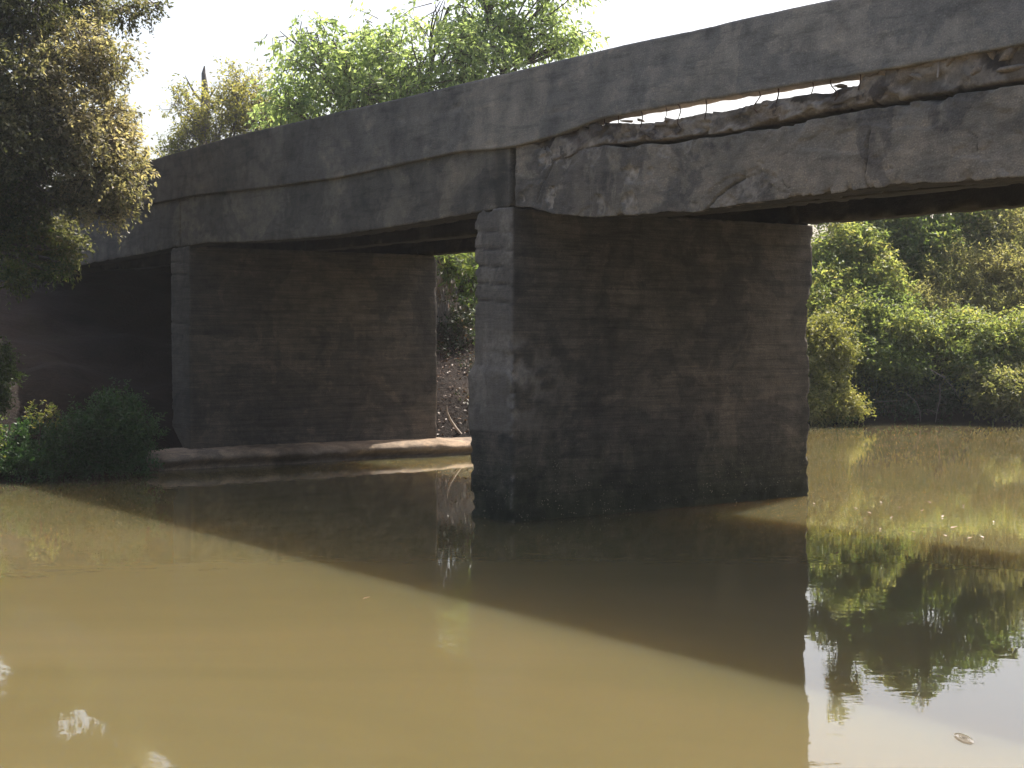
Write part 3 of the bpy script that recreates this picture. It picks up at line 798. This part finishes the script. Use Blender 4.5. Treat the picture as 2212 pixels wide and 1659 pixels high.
def C_(px, py, Z, rpx, rpy, off=0.0, wt=None, rz=None):
    """a clump round a sight line: radii given in picture units at that depth"""
    k = Z / FPX
    rx, rzv = rpx * k, rpy * k
    ry = rz if rz is not None else (rx + rzv) / 2
    return (P(px, py, Z), (rx, ry, rzv), off, wt if wt else rx * rzv)

def ground_at(x, y): return float(land(np.array([x]), np.array([y]))[0])

# green tree behind the bridge
cl = [C_(700, 170, 41, 110, 90), C_(820, 130, 42, 120, 90), C_(940, 110, 41, 120, 90), C_(1040, 60, 42, 120, 80, 0.05), C_(1150, 60, 42, 110, 70, 0.05),
      C_(1230, 90, 42, 60, 35), C_(720, 90, 41, 90, 50), C_(620, 230, 41, 60, 60, -0.1), C_(860, 220, 41, 160, 70), C_(1040, 150, 41, 120, 60), C_(970, 20, 42, 50, 30, -.05, 400 * .0001),
      C_(650, 90, 41, 70, 60, -0.1, 0.2), C_(1080, -60, 42, 120, 60), C_(1200, -20, 42, 90, 50), C_(800, 300, 42, 200, 70), C_(980, 380, 42, 110, 60), C_(900, 470, 42, 150, 60), C_(1040, 460, 42, 90, 60)]
b = (-3.2, 42.5, ground_at(-3.2, 42.5))
tree('broadleaf_tree', 'bright green broadleaf tree rising above the parapet behind the middle of the bridge', 'tree', b, P(880, 400, 42), cl, 3700, 10, 0.19, 0.08, 'leaf_bright', 101,
     trunk_r=0.22, twig=0.6, droop=0.55, tint=(0.5, 0.28), twig_frac=0.35, nrm_up=0.25)
# yellowish sparse tree left of it
cl = [C_(470, 260, 49, 80, 80, 0.1), C_(530, 215, 49, 70, 70, 0.1), C_(430, 300, 49, 60, 60), C_(560, 290, 49, 80, 70, -0.1), C_(410, 240, 49, 35, 60, -0.1), C_(610, 260, 49, 50, 60, -0.3), C_(520, 180, 49, 30, 40, 0), C_(390, 330, 49, 40, 40, -0.2), C_(520, 380, 49, 150, 60)]
b = (-8.6, 49.5, ground_at(-8.6, 49.5))
tree('yellow_tree', 'sparse yellowish tree behind the left end of the bridge parapet', 'tree', b, P(500, 420, 49), cl, 2300, 8, 0.13, 0.06, 'leaf_yellow', 102,
     trunk_r=0.14, twig=0.5, droop=0.1, tint=(0.6, 0.25), twig_frac=0.8, lift=0.5, bark='bark_grey')
# snag: bare broken trunk standing behind the yellow tree
bz = ground_at(-10.3, 51)
rt = thing('dead_tree', 'bare broken grey trunk poking out above the yellowish tree', 'tree', (-10.6, 51, bz))
tb = Tubes(); o0 = np.array([-10.6, 51, bz])
tb.add(np.stack([np.array([0, 0, -0.3]), P(440, 400, 51) - o0, P(446, 250, 51) - o0, P(447, 195, 51) - o0, P(444, 162, 51) - o0, P(446, 146, 51) - o0]), np.array([.3, .24, .17, .12, .075, .02]), 8)
tb.build('trunk', M['bark_grey'], rt)
tb = Tubes()
tb.add(np.stack([P(446, 230, 51) - o0, P(425, 205, 51) - o0, P(412, 182, 51) - o0, P(404, 166, 51) - o0]), np.array([.06, .045, .03, .01]), 5)
tb.add(np.stack([P(412, 190, 51) - o0, P(400, 186, 51) - o0]), np.array([.02, .008]), 4)
tb.add(np.stack([P(447, 225, 51) - o0, P(462, 205, 51) - o0, P(470, 188, 51) - o0]), np.array([.05, .03, .01]), 5)
tb.build('limb', M['bark_grey'], rt)

# big tan and green tree at the left in front of the bridge
cl = [C_(40, 60, 26.9, 130, 90, -0.25), C_(170, 20, 27.9, 90, 60, -0.25), C_(270, 25, 28.9, 65, 35, -0.2), C_(110, 160, 26.4, 110, 90, 0.1), C_(215, 150, 26.9, 70, 80, 0.05), C_(30, 230, 25.9, 100, 90, -0.1),
      C_(150, 280, 26.4, 110, 90, 0.15), C_(245, 260, 26.9, 60, 60, 0.2), C_(60, 360, 25.9, 100, 90, -0.1), C_(190, 370, 26.4, 90, 70, 0.12), C_(255, 330, 26.9, 50, 60, 0.15), C_(255, 420, 26.4, 45, 50, 0.1),
      C_(245, 470, 26.4, 28, 32, 0.2), C_(130, 450, 26.4, 80, 45, -0.15), C_(-90, 200, 26.9, 130, 250, -0.1), C_(60, -80, 27.9, 240, 80, -0.2), C_(285, 385, 26.5, 20, 18, 0.2), C_(90, 520, 27.7, 80, 60, -0.3)]
b = (-13.0, 28.2, ground_at(-13.0, 28.2))
tree('tan_tree', 'large tan and olive leaved tree hanging before the left end of the bridge', 'tree', b, P(-200, 330, 28.6), cl, 12500, 9, 0.088, 0.044, 'leaf_brown', 103,
     trunk_r=0.24, twig=0.32, droop=0.30, tint=(0.5, 0.33), twig_frac=0.12)
# green tree below it
cl = [C_(10, 420, 26.2, 60, 60, 0.0), C_(60, 470, 26.3, 60, 40, -0.1), C_(30, 510, 26.2, 50, 30, 0.1), C_(100, 515, 26.4, 35, 25, 0.15), C_(140, 540, 26.2, 26, 18, 0.25), C_(70, 560, 26.2, 50, 22, 0.2), C_(20, 590, 25.7, 40, 26, 0.1),
      C_(150, 578, 26, 12, 14, 0.2), C_(110, 590, 26, 22, 10, 0), C_(-60, 480, 26.2, 60, 110, 0), C_(60, 380, 26.7, 45, 40, -0.1), C_(-10, 350, 26.7, 40, 60, 0.1)]
b = (-11.8, 26.4, ground_at(-11.8, 26.4))
tree('green_tree', 'smaller green tree with a low bough under the tan tree at the left edge', 'tree', b, P(-120, 520, 26.4), cl, 3600, 9, 0.082, 0.042, 'leaf_mixed', 104,
     trunk_r=0.10, twig=0.25, droop=0.25, tint=(0.45, 0.4), twig_frac=0.15)
# unseen tree added outside the picture at the left to block skylight there
cl = [C_(-420, 250, 22, 230, 260), C_(-330, 560, 21.5, 160, 160), C_(-620, 500, 20, 260, 300), C_(-300, 760, 21.3, 110, 110), C_(-480, 820, 20, 200, 130), C_(-800, 300, 18, 300, 400), C_(-330, 0, 23, 200, 160), C_(-160, 740, 27.5, 90, 110), C_(-150, 640, 28.5, 100, 90)]
b = (-13.5, 21.5, ground_at(-13.5, 21.5))
tree('sky_block_tree', 'unseen dark tree added beyond the left edge of the picture to shade that bank', 'tree', b, P(-450, 500, 21), cl, 4200, 8, 0.2, 0.11, 'leaf_dark', 109, trunk_r=0.3, twig=0.5, droop=0.2, tint=(0.5, 0.3), twig_frac=0.05)
# shaded shrub at the water's edge under the bridge, left
cl = [C_(60, 960, 26.0, 80, 55), C_(150, 950, 26, 80, 60), C_(240, 940, 26.2, 75, 60), C_(285, 960, 26.5, 45, 70), C_(250, 880, 26.4, 35, 30), C_(100, 1000, 25.6, 80, 35), C_(220, 1000, 25.9, 90, 30), C_(20, 1000, 25.4, 50, 30)]
b = (-7.6, 26.9, ground_at(-7.6, 26.9))
tree('shrub', 'dark green shrub in the bridge shade at the left water edge', 'shrub', b, P(150, 990, 26.4), cl, 3000, 9, 0.075, 0.032, 'leaf_dark', 105, trunk_r=0.03, twig=0.25, droop=0.1, tint=(0.5, 0.3), twig_frac=0.2)
cl = [C_(80, 885, 25.6, 32, 16, 0.1), C_(110, 900, 25.6, 20, 12, 0.1)]
b = (-8.35, 25.9, ground_at(-8.35, 25.9))
tree('sapling', 'thin sapling with pale sunlit leaves above the dark shrub at left', 'plant', b, P(85, 930, 25.8), cl, 45, 8, 0.07, 0.035, 'leaf_mixed', 106, trunk_r=0.02, twig=0.2, droop=0.2, tint=(0.6, 0.3))
cl = [C_(-12, 780, 25.2, 36, 60, -0.3, 0.4), C_(-14, 850, 24.5, 34, 45, -0.3, 0.3), C_(-26, 890, 22.3, 22, 50, 0.1), C_(-24, 960, 22.1, 24, 40, 0), C_(-70, 930, 22.4, 50, 80, 0)]
b = (-8.7, 22.4, ground_at(-8.7, 22.4))
tree('shrub', 'sunlit green shrub just showing at the left edge of the picture', 'shrub', b, P(-60, 990, 21.6), cl, 1500, 8, 0.06, 0.03, 'leaf_mixed', 107, trunk_r=0.03, twig=0.2, droop=0.2)

# bank seen through the gap between the piers
cl = [C_(985, 570, 37, 60, 28, 0.1), C_(960, 560, 37, 40, 20, 0.1), C_(1020, 620, 37, 30, 60, 0), C_(1060, 600, 38, 60, 60), C_(980, 510, 41, 70, 50), C_(900, 500, 42, 70, 60), C_(1060, 500, 42, 70, 60), C_(1010, 690, 36.5, 20, 40, -.1)]
b = (-0.6, 38.6, ground_at(-0.6, 38.6))
tree('small_tree', 'dark trunked small tree with glossy green leaves seen between the two piers', 'tree', b, P(1000, 640, 38), cl, 1500, 8, 0.16, 0.07, 'leaf_green', 108, trunk_r=0.17, twig=0.4, droop=0.4, tint=(0.35, 0.3))
b0 = P(950, 770, 37.5); b0[2] = ground_at(b0[0], b0[1])
rt = thing('dry_reeds', 'dry tan reeds on the bank seen between the two piers', 'reeds', tuple(b0))
tb = Tubes(); rg = np.random.default_rng(5); VV = []; 
for i in range(150):
    x = rg.uniform(-0.9, 0.35); y = rg.uniform(-0.6, 0.6)
    h = rg.uniform(0.8, 1.6); ln = rg.normal(0, 0.22, 2)
    z0 = ground_at(b0[0] + x, b0[1] + y) - b0[2]
    tb.add(np.array([[x, y, z0 - .1], [x + ln[0] * .4, y + ln[1] * .4, z0 + h * .5], [x + ln[0], y + ln[1], z0 + h]]), np.array([.012, .01, .003]), 3)
o = tb.build('stems', M['pale_stick'], rt)
LP = rg.uniform([-0.9, -0.6, 0.3], [0.35, 0.6, 1.4], (500, 3)); dd = rg.normal(0, .4, (500, 3)); dd[:, 2] += .8
V, F = leaf_arrays(LP, dd, rg.normal(size=(500, 3)), rg.uniform(.15, .4, 500), rg.uniform(.015, .03, 500))
make_mesh('leaf_blades', V, F, M['reed'], rt, False, {'tint': np.repeat(rg.random(500), 4)})
cl = [C_(1000, 720, 36, 40, 60, 0), C_(960, 790, 35.5, 50, 40, 0), C_(1020, 820, 35, 50, 50, 0), C_(950, 860, 34.5, 40, 30, 0.1), C_(985, 880, 33.6, 50, 30, 0.1), C_(1010, 930, 33.2, 40, 20, 0), C_(955, 925, 33.2, 30, 20, 0)]
b = (-1.2, 36.2, ground_at(-1.2, 36.2))
tree('undergrowth', 'dark twiggy tangle with small leaves on the bank between the piers', 'undergrowth', b, P(985, 850, 35.8), cl, 1300, 6, 0.08, 0.04, 'undergrowth', 110, trunk_r=0.06, twig=0.4, droop=0.3, tint=(0.4, 0.5), twig_frac=1.0)
st = Tubes(); o0 = P(1003, 947, 32.3); pass
ptl = [P(1003, 947, 32.3), P(985, 925, 32.2), P(972, 905, 32.1), P(966, 890, 32.0), P(965, 876, 32.0)]
st.add(np.array([p - o0 for p in ptl]), np.array([.03, .028, .024, .018, .008]), 6)
o = st.build('stick', M['pale_stick']); o.location = tuple(o0)
o['label'] = 'pale bare bent stick leaning on the silt between the piers'; o['category'] = 'stick'

# far right bank: ground cover
def scatter_on_land(n, x0, x1, y0, y1, rng, dmin=0.15):
    x = rng.uniform(x0, x1, n); y = rng.uniform(y0, y1, n)
    d = poly_sd(x, y, SHORE); k = d > dmin
    x, y = x[k], y[k]
    return np.stack([x, y, land(x, y)], -1)
rg = np.random.default_rng(77)
pts = scatter_on_land(150000, 3, 30, 36, 60, rg)
hgt = 0.25 + 1.5 * fbm(pts * np.array([0.5, 0.5, 0.01]), 71, 4)
pts[:, 2] += rg.random(len(pts)) ** 0.6 * hgt
dd = rg.normal(0, 0.7, pts.shape); dd[:, 1] -= 0.3
nn = rg.normal(0, .6, pts.shape); nn[:, 2] += 0.6; nn[:, 1] -= 0.5
V, F = leaf_arrays(pts, dd, nn, rg.uniform(.10, .22, len(pts)), rg.uniform(.04, .09, len(pts)))
tn = np.clip(fbm(pts * 0.5, 72, 4) * 1.8 - 0.45 + rg.normal(0, .15, len(pts)), 0, 1)
make_mesh('creeper_cover', V, F, M['leaf_olive'], None, False, {'tint': np.repeat(tn, 4)}, label='tangled olive green creepers and weeds covering the far bank right of the piers', category='ground cover', kind='stuff')
# leaf litter and weeds over the left bank
pts = scatter_on_land(9000, -4, 4, 30, 44, rg, 0.05)
pts[:, 2] += 0.02 + rg.random(len(pts)) * 0.04
dd = rg.normal(0, 1, pts.shape); dd[:, 2] *= .3
nn = rg.normal(0, .35, pts.shape); nn[:, 2] += 1
V, F = leaf_arrays(pts, dd, nn, rg.uniform(.05, .12, len(pts)), rg.uniform(.02, .05, len(pts)))
make_mesh('leaf_litter', V, F, M['litter'], None, False, {'tint': np.repeat(rg.random(len(pts)) ** 3 * 0.5, 4)}, label='brown fallen leaves lying over the earth bank under the bridge', category='leaf litter', kind='stuff')

def bush(name, label, cat, clumps, n, per, L, W, mat, seed, group=None, **kw):
    c0 = np.mean([c[0] for c in clumps], axis=0)
    y = c0[1] + 0.6; x = c0[0]
    while poly_sd(np.array([x]), np.array([y]), SHORE)[0] < 0.25: y += 0.2
    b = (x, y, ground_at(x, y))
    f = np.array([x, y - 0.1, max(b[2] + 0.25, c0[2] - 0.7)])
    kw.setdefault('trunk_r', 0.05)
    return tree(name, label, cat, b, f, clumps, n, per, L, W, mat, seed, group=group, **kw)
GB = 'shrubs on the far bank'
bush('shrub', 'yellow-green small-leaved shrub overhanging the water right beside the big pier', 'shrub',
     [C_(1770, 720, 42.2, 50, 45, .1), C_(1800, 760, 42, 50, 45, .1), C_(1785, 830, 41.6, 50, 45, .15), C_(1770, 885, 41.3, 40, 25, .2), C_(1835, 872, 41.2, 30, 16, .3), C_(1862, 884, 41, 16, 9, .3), C_(1740, 800, 42, 50, 80, .1)],
     4370, 9, 0.0936, 0.045, 'leaf_yellow', 201, GB, twig=0.4, droop=0.15, tint=(.4, .3))
bush('shrub', 'light green vine mound high on the far bank beside the big pier', 'shrub',
     [C_(1850, 530, 46, 60, 45, .1), C_(1880, 590, 45.5, 60, 40, .15), C_(1820, 610, 45.3, 60, 40, .05), C_(1790, 560, 46, 45, 60, .1), C_(1900, 640, 45, 50, 35, .1)],
     2850, 9, 0.158, 0.0675, 'leaf_green', 202, GB, twig=0.5, droop=0.35, tint=(.6, .3))
bush('shrub', 'dark leafy shrub at the top of the far bank below the deck', 'shrub',
     [C_(1990, 540, 47, 80, 60, -.1), C_(2060, 510, 47.5, 80, 50, 0), C_(1950, 490, 47.5, 60, 40, 0), C_(2020, 590, 46.5, 80, 40, .1)],
     2470, 9, 0.158, 0.0825, 'leaf_green', 203, GB, twig=0.5, droop=0.3, tint=(.6, .3))
bush('shrub', 'pale green shrub at the top right of the far bank', 'shrub',
     [C_(2150, 520, 47, 80, 60, .1), C_(2220, 560, 46.5, 70, 60, .1), C_(2110, 470, 48, 60, 40, .0)],
     2660, 9, 0.13, 0.0525, 'leaf_olive', 204, GB, twig=0.5, droop=0.3, tint=(.6, .3))
bush('shrub', 'olive brown weedy shrub halfway up the far bank at the right', 'shrub',
     [C_(2130, 640, 45.5, 90, 45, .1), C_(2050, 620, 45.6, 70, 40, .1), C_(2230, 650, 45, 70, 45, .1), C_(1960, 650, 45, 60, 40, .1), C_(2150, 590, 46, 90, 40, .1)],
     2470, 9, 0.115, 0.0375, 'leaf_olive', 205, GB, twig=0.5, droop=0.1, tint=(.65, .25))
bush('shrub', 'green bush with a dark hollow beneath it, middle of the far bank', 'shrub',
     [C_(1920, 700, 44.2, 70, 45, .1), C_(1980, 725, 43.6, 70, 45, .15), C_(1890, 770, 43.2, 60, 50, -.1), C_(1950, 790, 43, 50, 30, -.1)],
     3230, 9, 0.122, 0.0562, 'leaf_green', 206, GB, twig=0.5, droop=0.25, tint=(.5, .3))
bush('shrub', 'light green bush standing between the dark hollow and the right edge', 'shrub',
     [C_(2080, 720, 43.8, 80, 45, .1), C_(2150, 740, 43.3, 70, 50, .15), C_(2215, 720, 43.5, 70, 50, .1), C_(2100, 790, 42.8, 50, 35, 0)],
     3420, 9, 0.122, 0.0562, 'leaf_green', 207, GB, twig=0.5, droop=0.25, tint=(.6, .3))
bush('shrub', 'low pale leaved shrub drooping to the water at the right edge', 'shrub',
     [C_(2170, 835, 42, 60, 35, .1), C_(2210, 870, 41.6, 50, 25, .1), C_(2140, 860, 42, 35, 25, 0), C_(2270, 830, 42, 60, 50, .1)],
     2090, 8, 0.122, 0.0638, 'leaf_olive', 208, GB, twig=0.4, droop=0.25, tint=(.6, .3))
bush('shrub', 'dark twiggy undergrowth low in the hollow of the far bank', 'shrub',
     [C_(1960, 850, 43.3, 80, 35, -.2), C_(2050, 850, 43.3, 80, 40, -.2), C_(1880, 850, 43.2, 60, 40, -.2)],
     1330, 8, 0.115, 0.0525, 'leaf_dark', 209, GB, twig=0.4, droop=0.2, tint=(.3, .3), twig_frac=1.0)
bush('shrub', 'green shrub filling in behind the yellow-green shrub by the big pier', 'shrub',
     [C_(1845, 760, 43.4, 50, 50, .1), C_(1825, 690, 44, 60, 40, .1), C_(1780, 650, 44.5, 50, 45, .1), C_(1870, 690, 44, 40, 40, 0), C_(1800, 880, 42.6, 60, 30, -.2)],
     2850, 9, 0.122, 0.0562, 'leaf_green', 212, GB, twig=0.5, droop=0.2, tint=(.55, .35))
bush('shrub', 'feathery pale weeds at the right edge under the deck, above the other bushes', 'shrub',
     [C_(2180, 600, 45.8, 80, 40, .2), C_(2060, 570, 46.3, 60, 35, .1), C_(2200, 490, 47.4, 60, 40, .2), C_(2010, 660, 45, 60, 35, .2)],
     2470, 9, 0.108, 0.0338, 'leaf_olive', 213, GB, twig=0.6, droop=0.1, tint=(.7, .3), lift=0.7)
# trees on top of the far bank, seen mirrored in the water
tree('bank_tree', 'dense green tree mirrored at the right, growing behind the deck', 'tree', (14.0, 49.5, ground_at(14, 49.5)), P(2000, 500, 49),
     [C_(1900, 400, 49, 90, 60), C_(2000, 350, 49, 90, 60), C_(2090, 390, 49, 100, 60), C_(2140, 450, 48, 80, 50), C_(1850, 460, 48, 70, 50)], 2600, 9, 0.2, 0.09, 'leaf_green', 210,
     trunk_r=0.15, twig=0.6, droop=0.3, tint=(.4, .3))
rt = tree('slender_tree', 'slender tree with long bare feathery shoots mirrored in the bright water at right', 'tree', (11.2, 48.2, ground_at(11.2, 48.2)), P(1850, 480, 48),
     [C_(1800, 430, 48, 70, 45), C_(1870, 380, 48, 40, 40), C_(1820, 340, 48, 20, 30), C_(1835, 300, 48, 12, 20), C_(1825, 250, 48, 8, 22), C_(1860, 285, 48, 14, 7), C_(1930, 330, 48, 30, 20), C_(1960, 300, 48, 16, 12), C_(2000, 275, 48, 16, 8)], 900, 9, 0.16, 0.07, 'leaf_olive', 211,
     trunk_r=0.07, twig=0.35, droop=0.2, tint=(.4, .3), twig_frac=.4)

# its long feathery shoots, the ones that show dark against the bright sky in the water
o0 = np.array(rt.location)
rg2 = np.random.default_rng(31)
for pl in ([(1850, 1380), (1840, 1410), (1825, 1450), (1805, 1480), (1816, 1520), (1812, 1558)], [(1812, 1475), (1832, 1482), (1856, 1494)],
           [(1870, 1390), (1882, 1425), (1908, 1462), (1942, 1487), (1986, 1509)], [(2060, 1380), (2110, 1402), (2150, 1413), (2204, 1419)], [(1960, 1395), (1990, 1440), (2010, 1452)]):
    P3 = np.array([((x - 1106) / FPX * 48.0, 48.0 + 0.1 * i, (y - 725) / FPX * 48.0 - CAM_Z) for i, (x, y) in enumerate(pl)]) - o0
    n = 24; u_ = np.linspace(0, len(pl) - 1, n)
    pp = np.stack([np.interp(u_, np.arange(len(pl)), P3[:, k]) for k in range(3)], -1)
    tb = Tubes(); tb.add(pp, np.linspace(.05, .02, n), 5)
    sh = tb.build('shoot', M['bark'], rt)
    m = 260
    t_ = rg2.uniform(0.25, 1, m) ** 0.8 * (n - 1.01); i_ = t_.astype(int)
    pos = pp[i_] + (pp[np.minimum(i_ + 1, n - 1)] - pp[i_]) * (t_ - i_)[:, None] + rg2.normal(0, .05, (m, 3))
    V, F = leaf_arrays(pos, rg2.normal(0, 1, (m, 3)), rg2.normal(0, 1, (m, 3)), rg2.uniform(.18, .34, m), rg2.uniform(.07, .12, m))
    make_mesh('leaves', V, F, M['leaf_olive'], sh, False, {'tint': np.repeat(rg2.random(m), 4)})

# dry twigs arching over the water in the hollow
def twig(px, r, label, Z):
    pts = [P(x, y, Z - 0.4 * i / len(px)) for i, (x, y) in enumerate(px)]
    o0 = pts[-1].copy()
    pts = np.array(pts) - o0
    n = 4 * (len(pts) - 1) + 1; s = np.linspace(0, len(pts) - 1, n)
    pp = np.stack([np.interp(s, np.arange(len(pts)), pts[:, k]) for k in range(3)], -1)
    pp[1:-1] = (pp[:-2] + pp[1:-1] * 2 + pp[2:]) / 4
    t = Tubes(); r *= 0.6; t.add(pp, np.linspace(r, r * .5, n), 5)
    rr = np.random.default_rng(int(px[0][0]))
    for k in range(3):
        i = rr.integers(2, n - 2); e = pp[i] + rr.normal(0, .25, 3)
        t.add(np.stack([pp[i], (pp[i] + e) / 2 + rr.normal(0, .03, 3), e]), np.array([r * .6, r * .4, r * .2]), 4)
    o = t.build('twig', M['bark_grey']); o.location = tuple(o0)
    o['label'] = label; o['category'] = 'twig'
twig([(2005, 795), (2040, 815), (2062, 840), (2074, 862)], .022, 'grey arched dead twig under the bushes of the far bank, highest of them', 42.4)
twig([(1960, 850), (1980, 868), (1990, 890), (1990, 910)], .018, 'dead twig curving down into the water left of the hollow', 42.2)
twig([(2030, 830), (2032, 860), (2026, 885), (2022, 912)], .018, 'straight upright dead twig standing in the water below the hollow', 42.2)
twig([(1890, 868), (1930, 866), (1965, 862)], .014, 'level dead twig reaching left over the water near the yellow-green shrub', 42.3)

# ------------------------------------------------------------------ things floating on the water
def on_water(px, py):
    Z = CAM_Z * FPX / (py - 725.0)
    return np.array([(px - 1106.0) / FPX * Z, Z, 0.0])
FL = [(2065, 1142, 1.6), (1996, 1105, 1), (2100, 1165, 1.3), (2125, 1163, 1.2), (1905, 1087, 1), (2010, 1087, 1), (1880, 1110, 1), (1930, 1120, .8), (2040, 1118, 1), (1850, 1100, .8), (2150, 1130, 1), (1976, 1152, 1), (1760, 1090, .9), (1812, 1198, 1), (1905, 1145, .7),
      (2045, 1460 - 300, 1.2), (790, 1297, .8), (1870, 1122, .7), (1945, 1098, .7), (2085, 1095, .8)]
POSN = ['far out on the right reach']
for k, (px, py, s) in enumerate(FL):
    c = on_water(px, py)
    ang = RNG.uniform(0, math.pi)
    s *= RNG.uniform(0.75, 1.25); L = 0.08 * s; Wd = 0.036 * s
    u = np.array([math.cos(ang), math.sin(ang) * 0.6, 0]); v = np.array([-math.sin(ang), math.cos(ang), 0])
    V = np.array([-u * L * .5, -u * L * .15 + v * Wd * .5 + [0, 0, .012], u * L * .5 + [0, 0, .02], -u * L * .15 - v * Wd * .5 + [0, 0, .010], -u * L * .1 + [0, 0, .002]])
    F = np.array([[0, 4, 1], [1, 4, 2], [2, 4, 3], [3, 4, 0]])
    o = make_mesh('floating_leaf', V, F, M['litter'], None, False, {'tint': np.full(5, RNG.uniform(0.45, 0.9))})
    o.location = (c[0], c[1], 0.006)
    if px == 790:
        o['label'] = 'single pale leaf floating on the sunlit brown water below the far pier'
    else:
        o['label'] = 'tiny pale leaf afloat on the brown water right of the big pier'
        o['group'] = 'pale leaves afloat right of the big pier'
    o['category'] = 'leaf'
# ring of ripples with a bubble, lower right
c = on_water(2090, 1602)
n, m = 26, 40
rr = np.linspace(0.0, 0.13, n); ph = np.linspace(0, 2 * math.pi, m, endpoint=False)
R_, A_ = np.meshgrid(rr, ph, indexing='ij')
h = 0.0035 * np.cos(R_ * 150 + 1.2 * np.sin(A_ * 2)) * np.exp(-R_ * 14) * np.clip((0.13 - R_) / 0.08, 0, 1) + 0.004 * np.clip((0.13 - R_) / 0.03, 0, 1) + 0.001
V = np.stack([R_ * np.cos(A_) * 0.95 * 0.4, R_ * np.sin(A_), h], -1).reshape(-1, 3)
idx = np.arange(n * m).reshape(n, m)
F = np.stack([idx[:-1], idx[1:], np.roll(idx[1:], -1, 1), np.roll(idx[:-1], -1, 1)], -1).reshape(-1, 4)
rm, nt, out = new_mat('ripple_water')
pb = N(nt, 'ShaderNodeBsdfPrincipled', ins={'Base Color': (0.13, 0.11, 0.08, 1), 'Roughness': 0.02, 'IOR': 1.333})
nt.links.new(pb.outputs[0], out.inputs[0])
o = make_mesh('ripple', V, F, rm, None, True, kind='structure')
o.location = (c[0], c[1], 0.0)
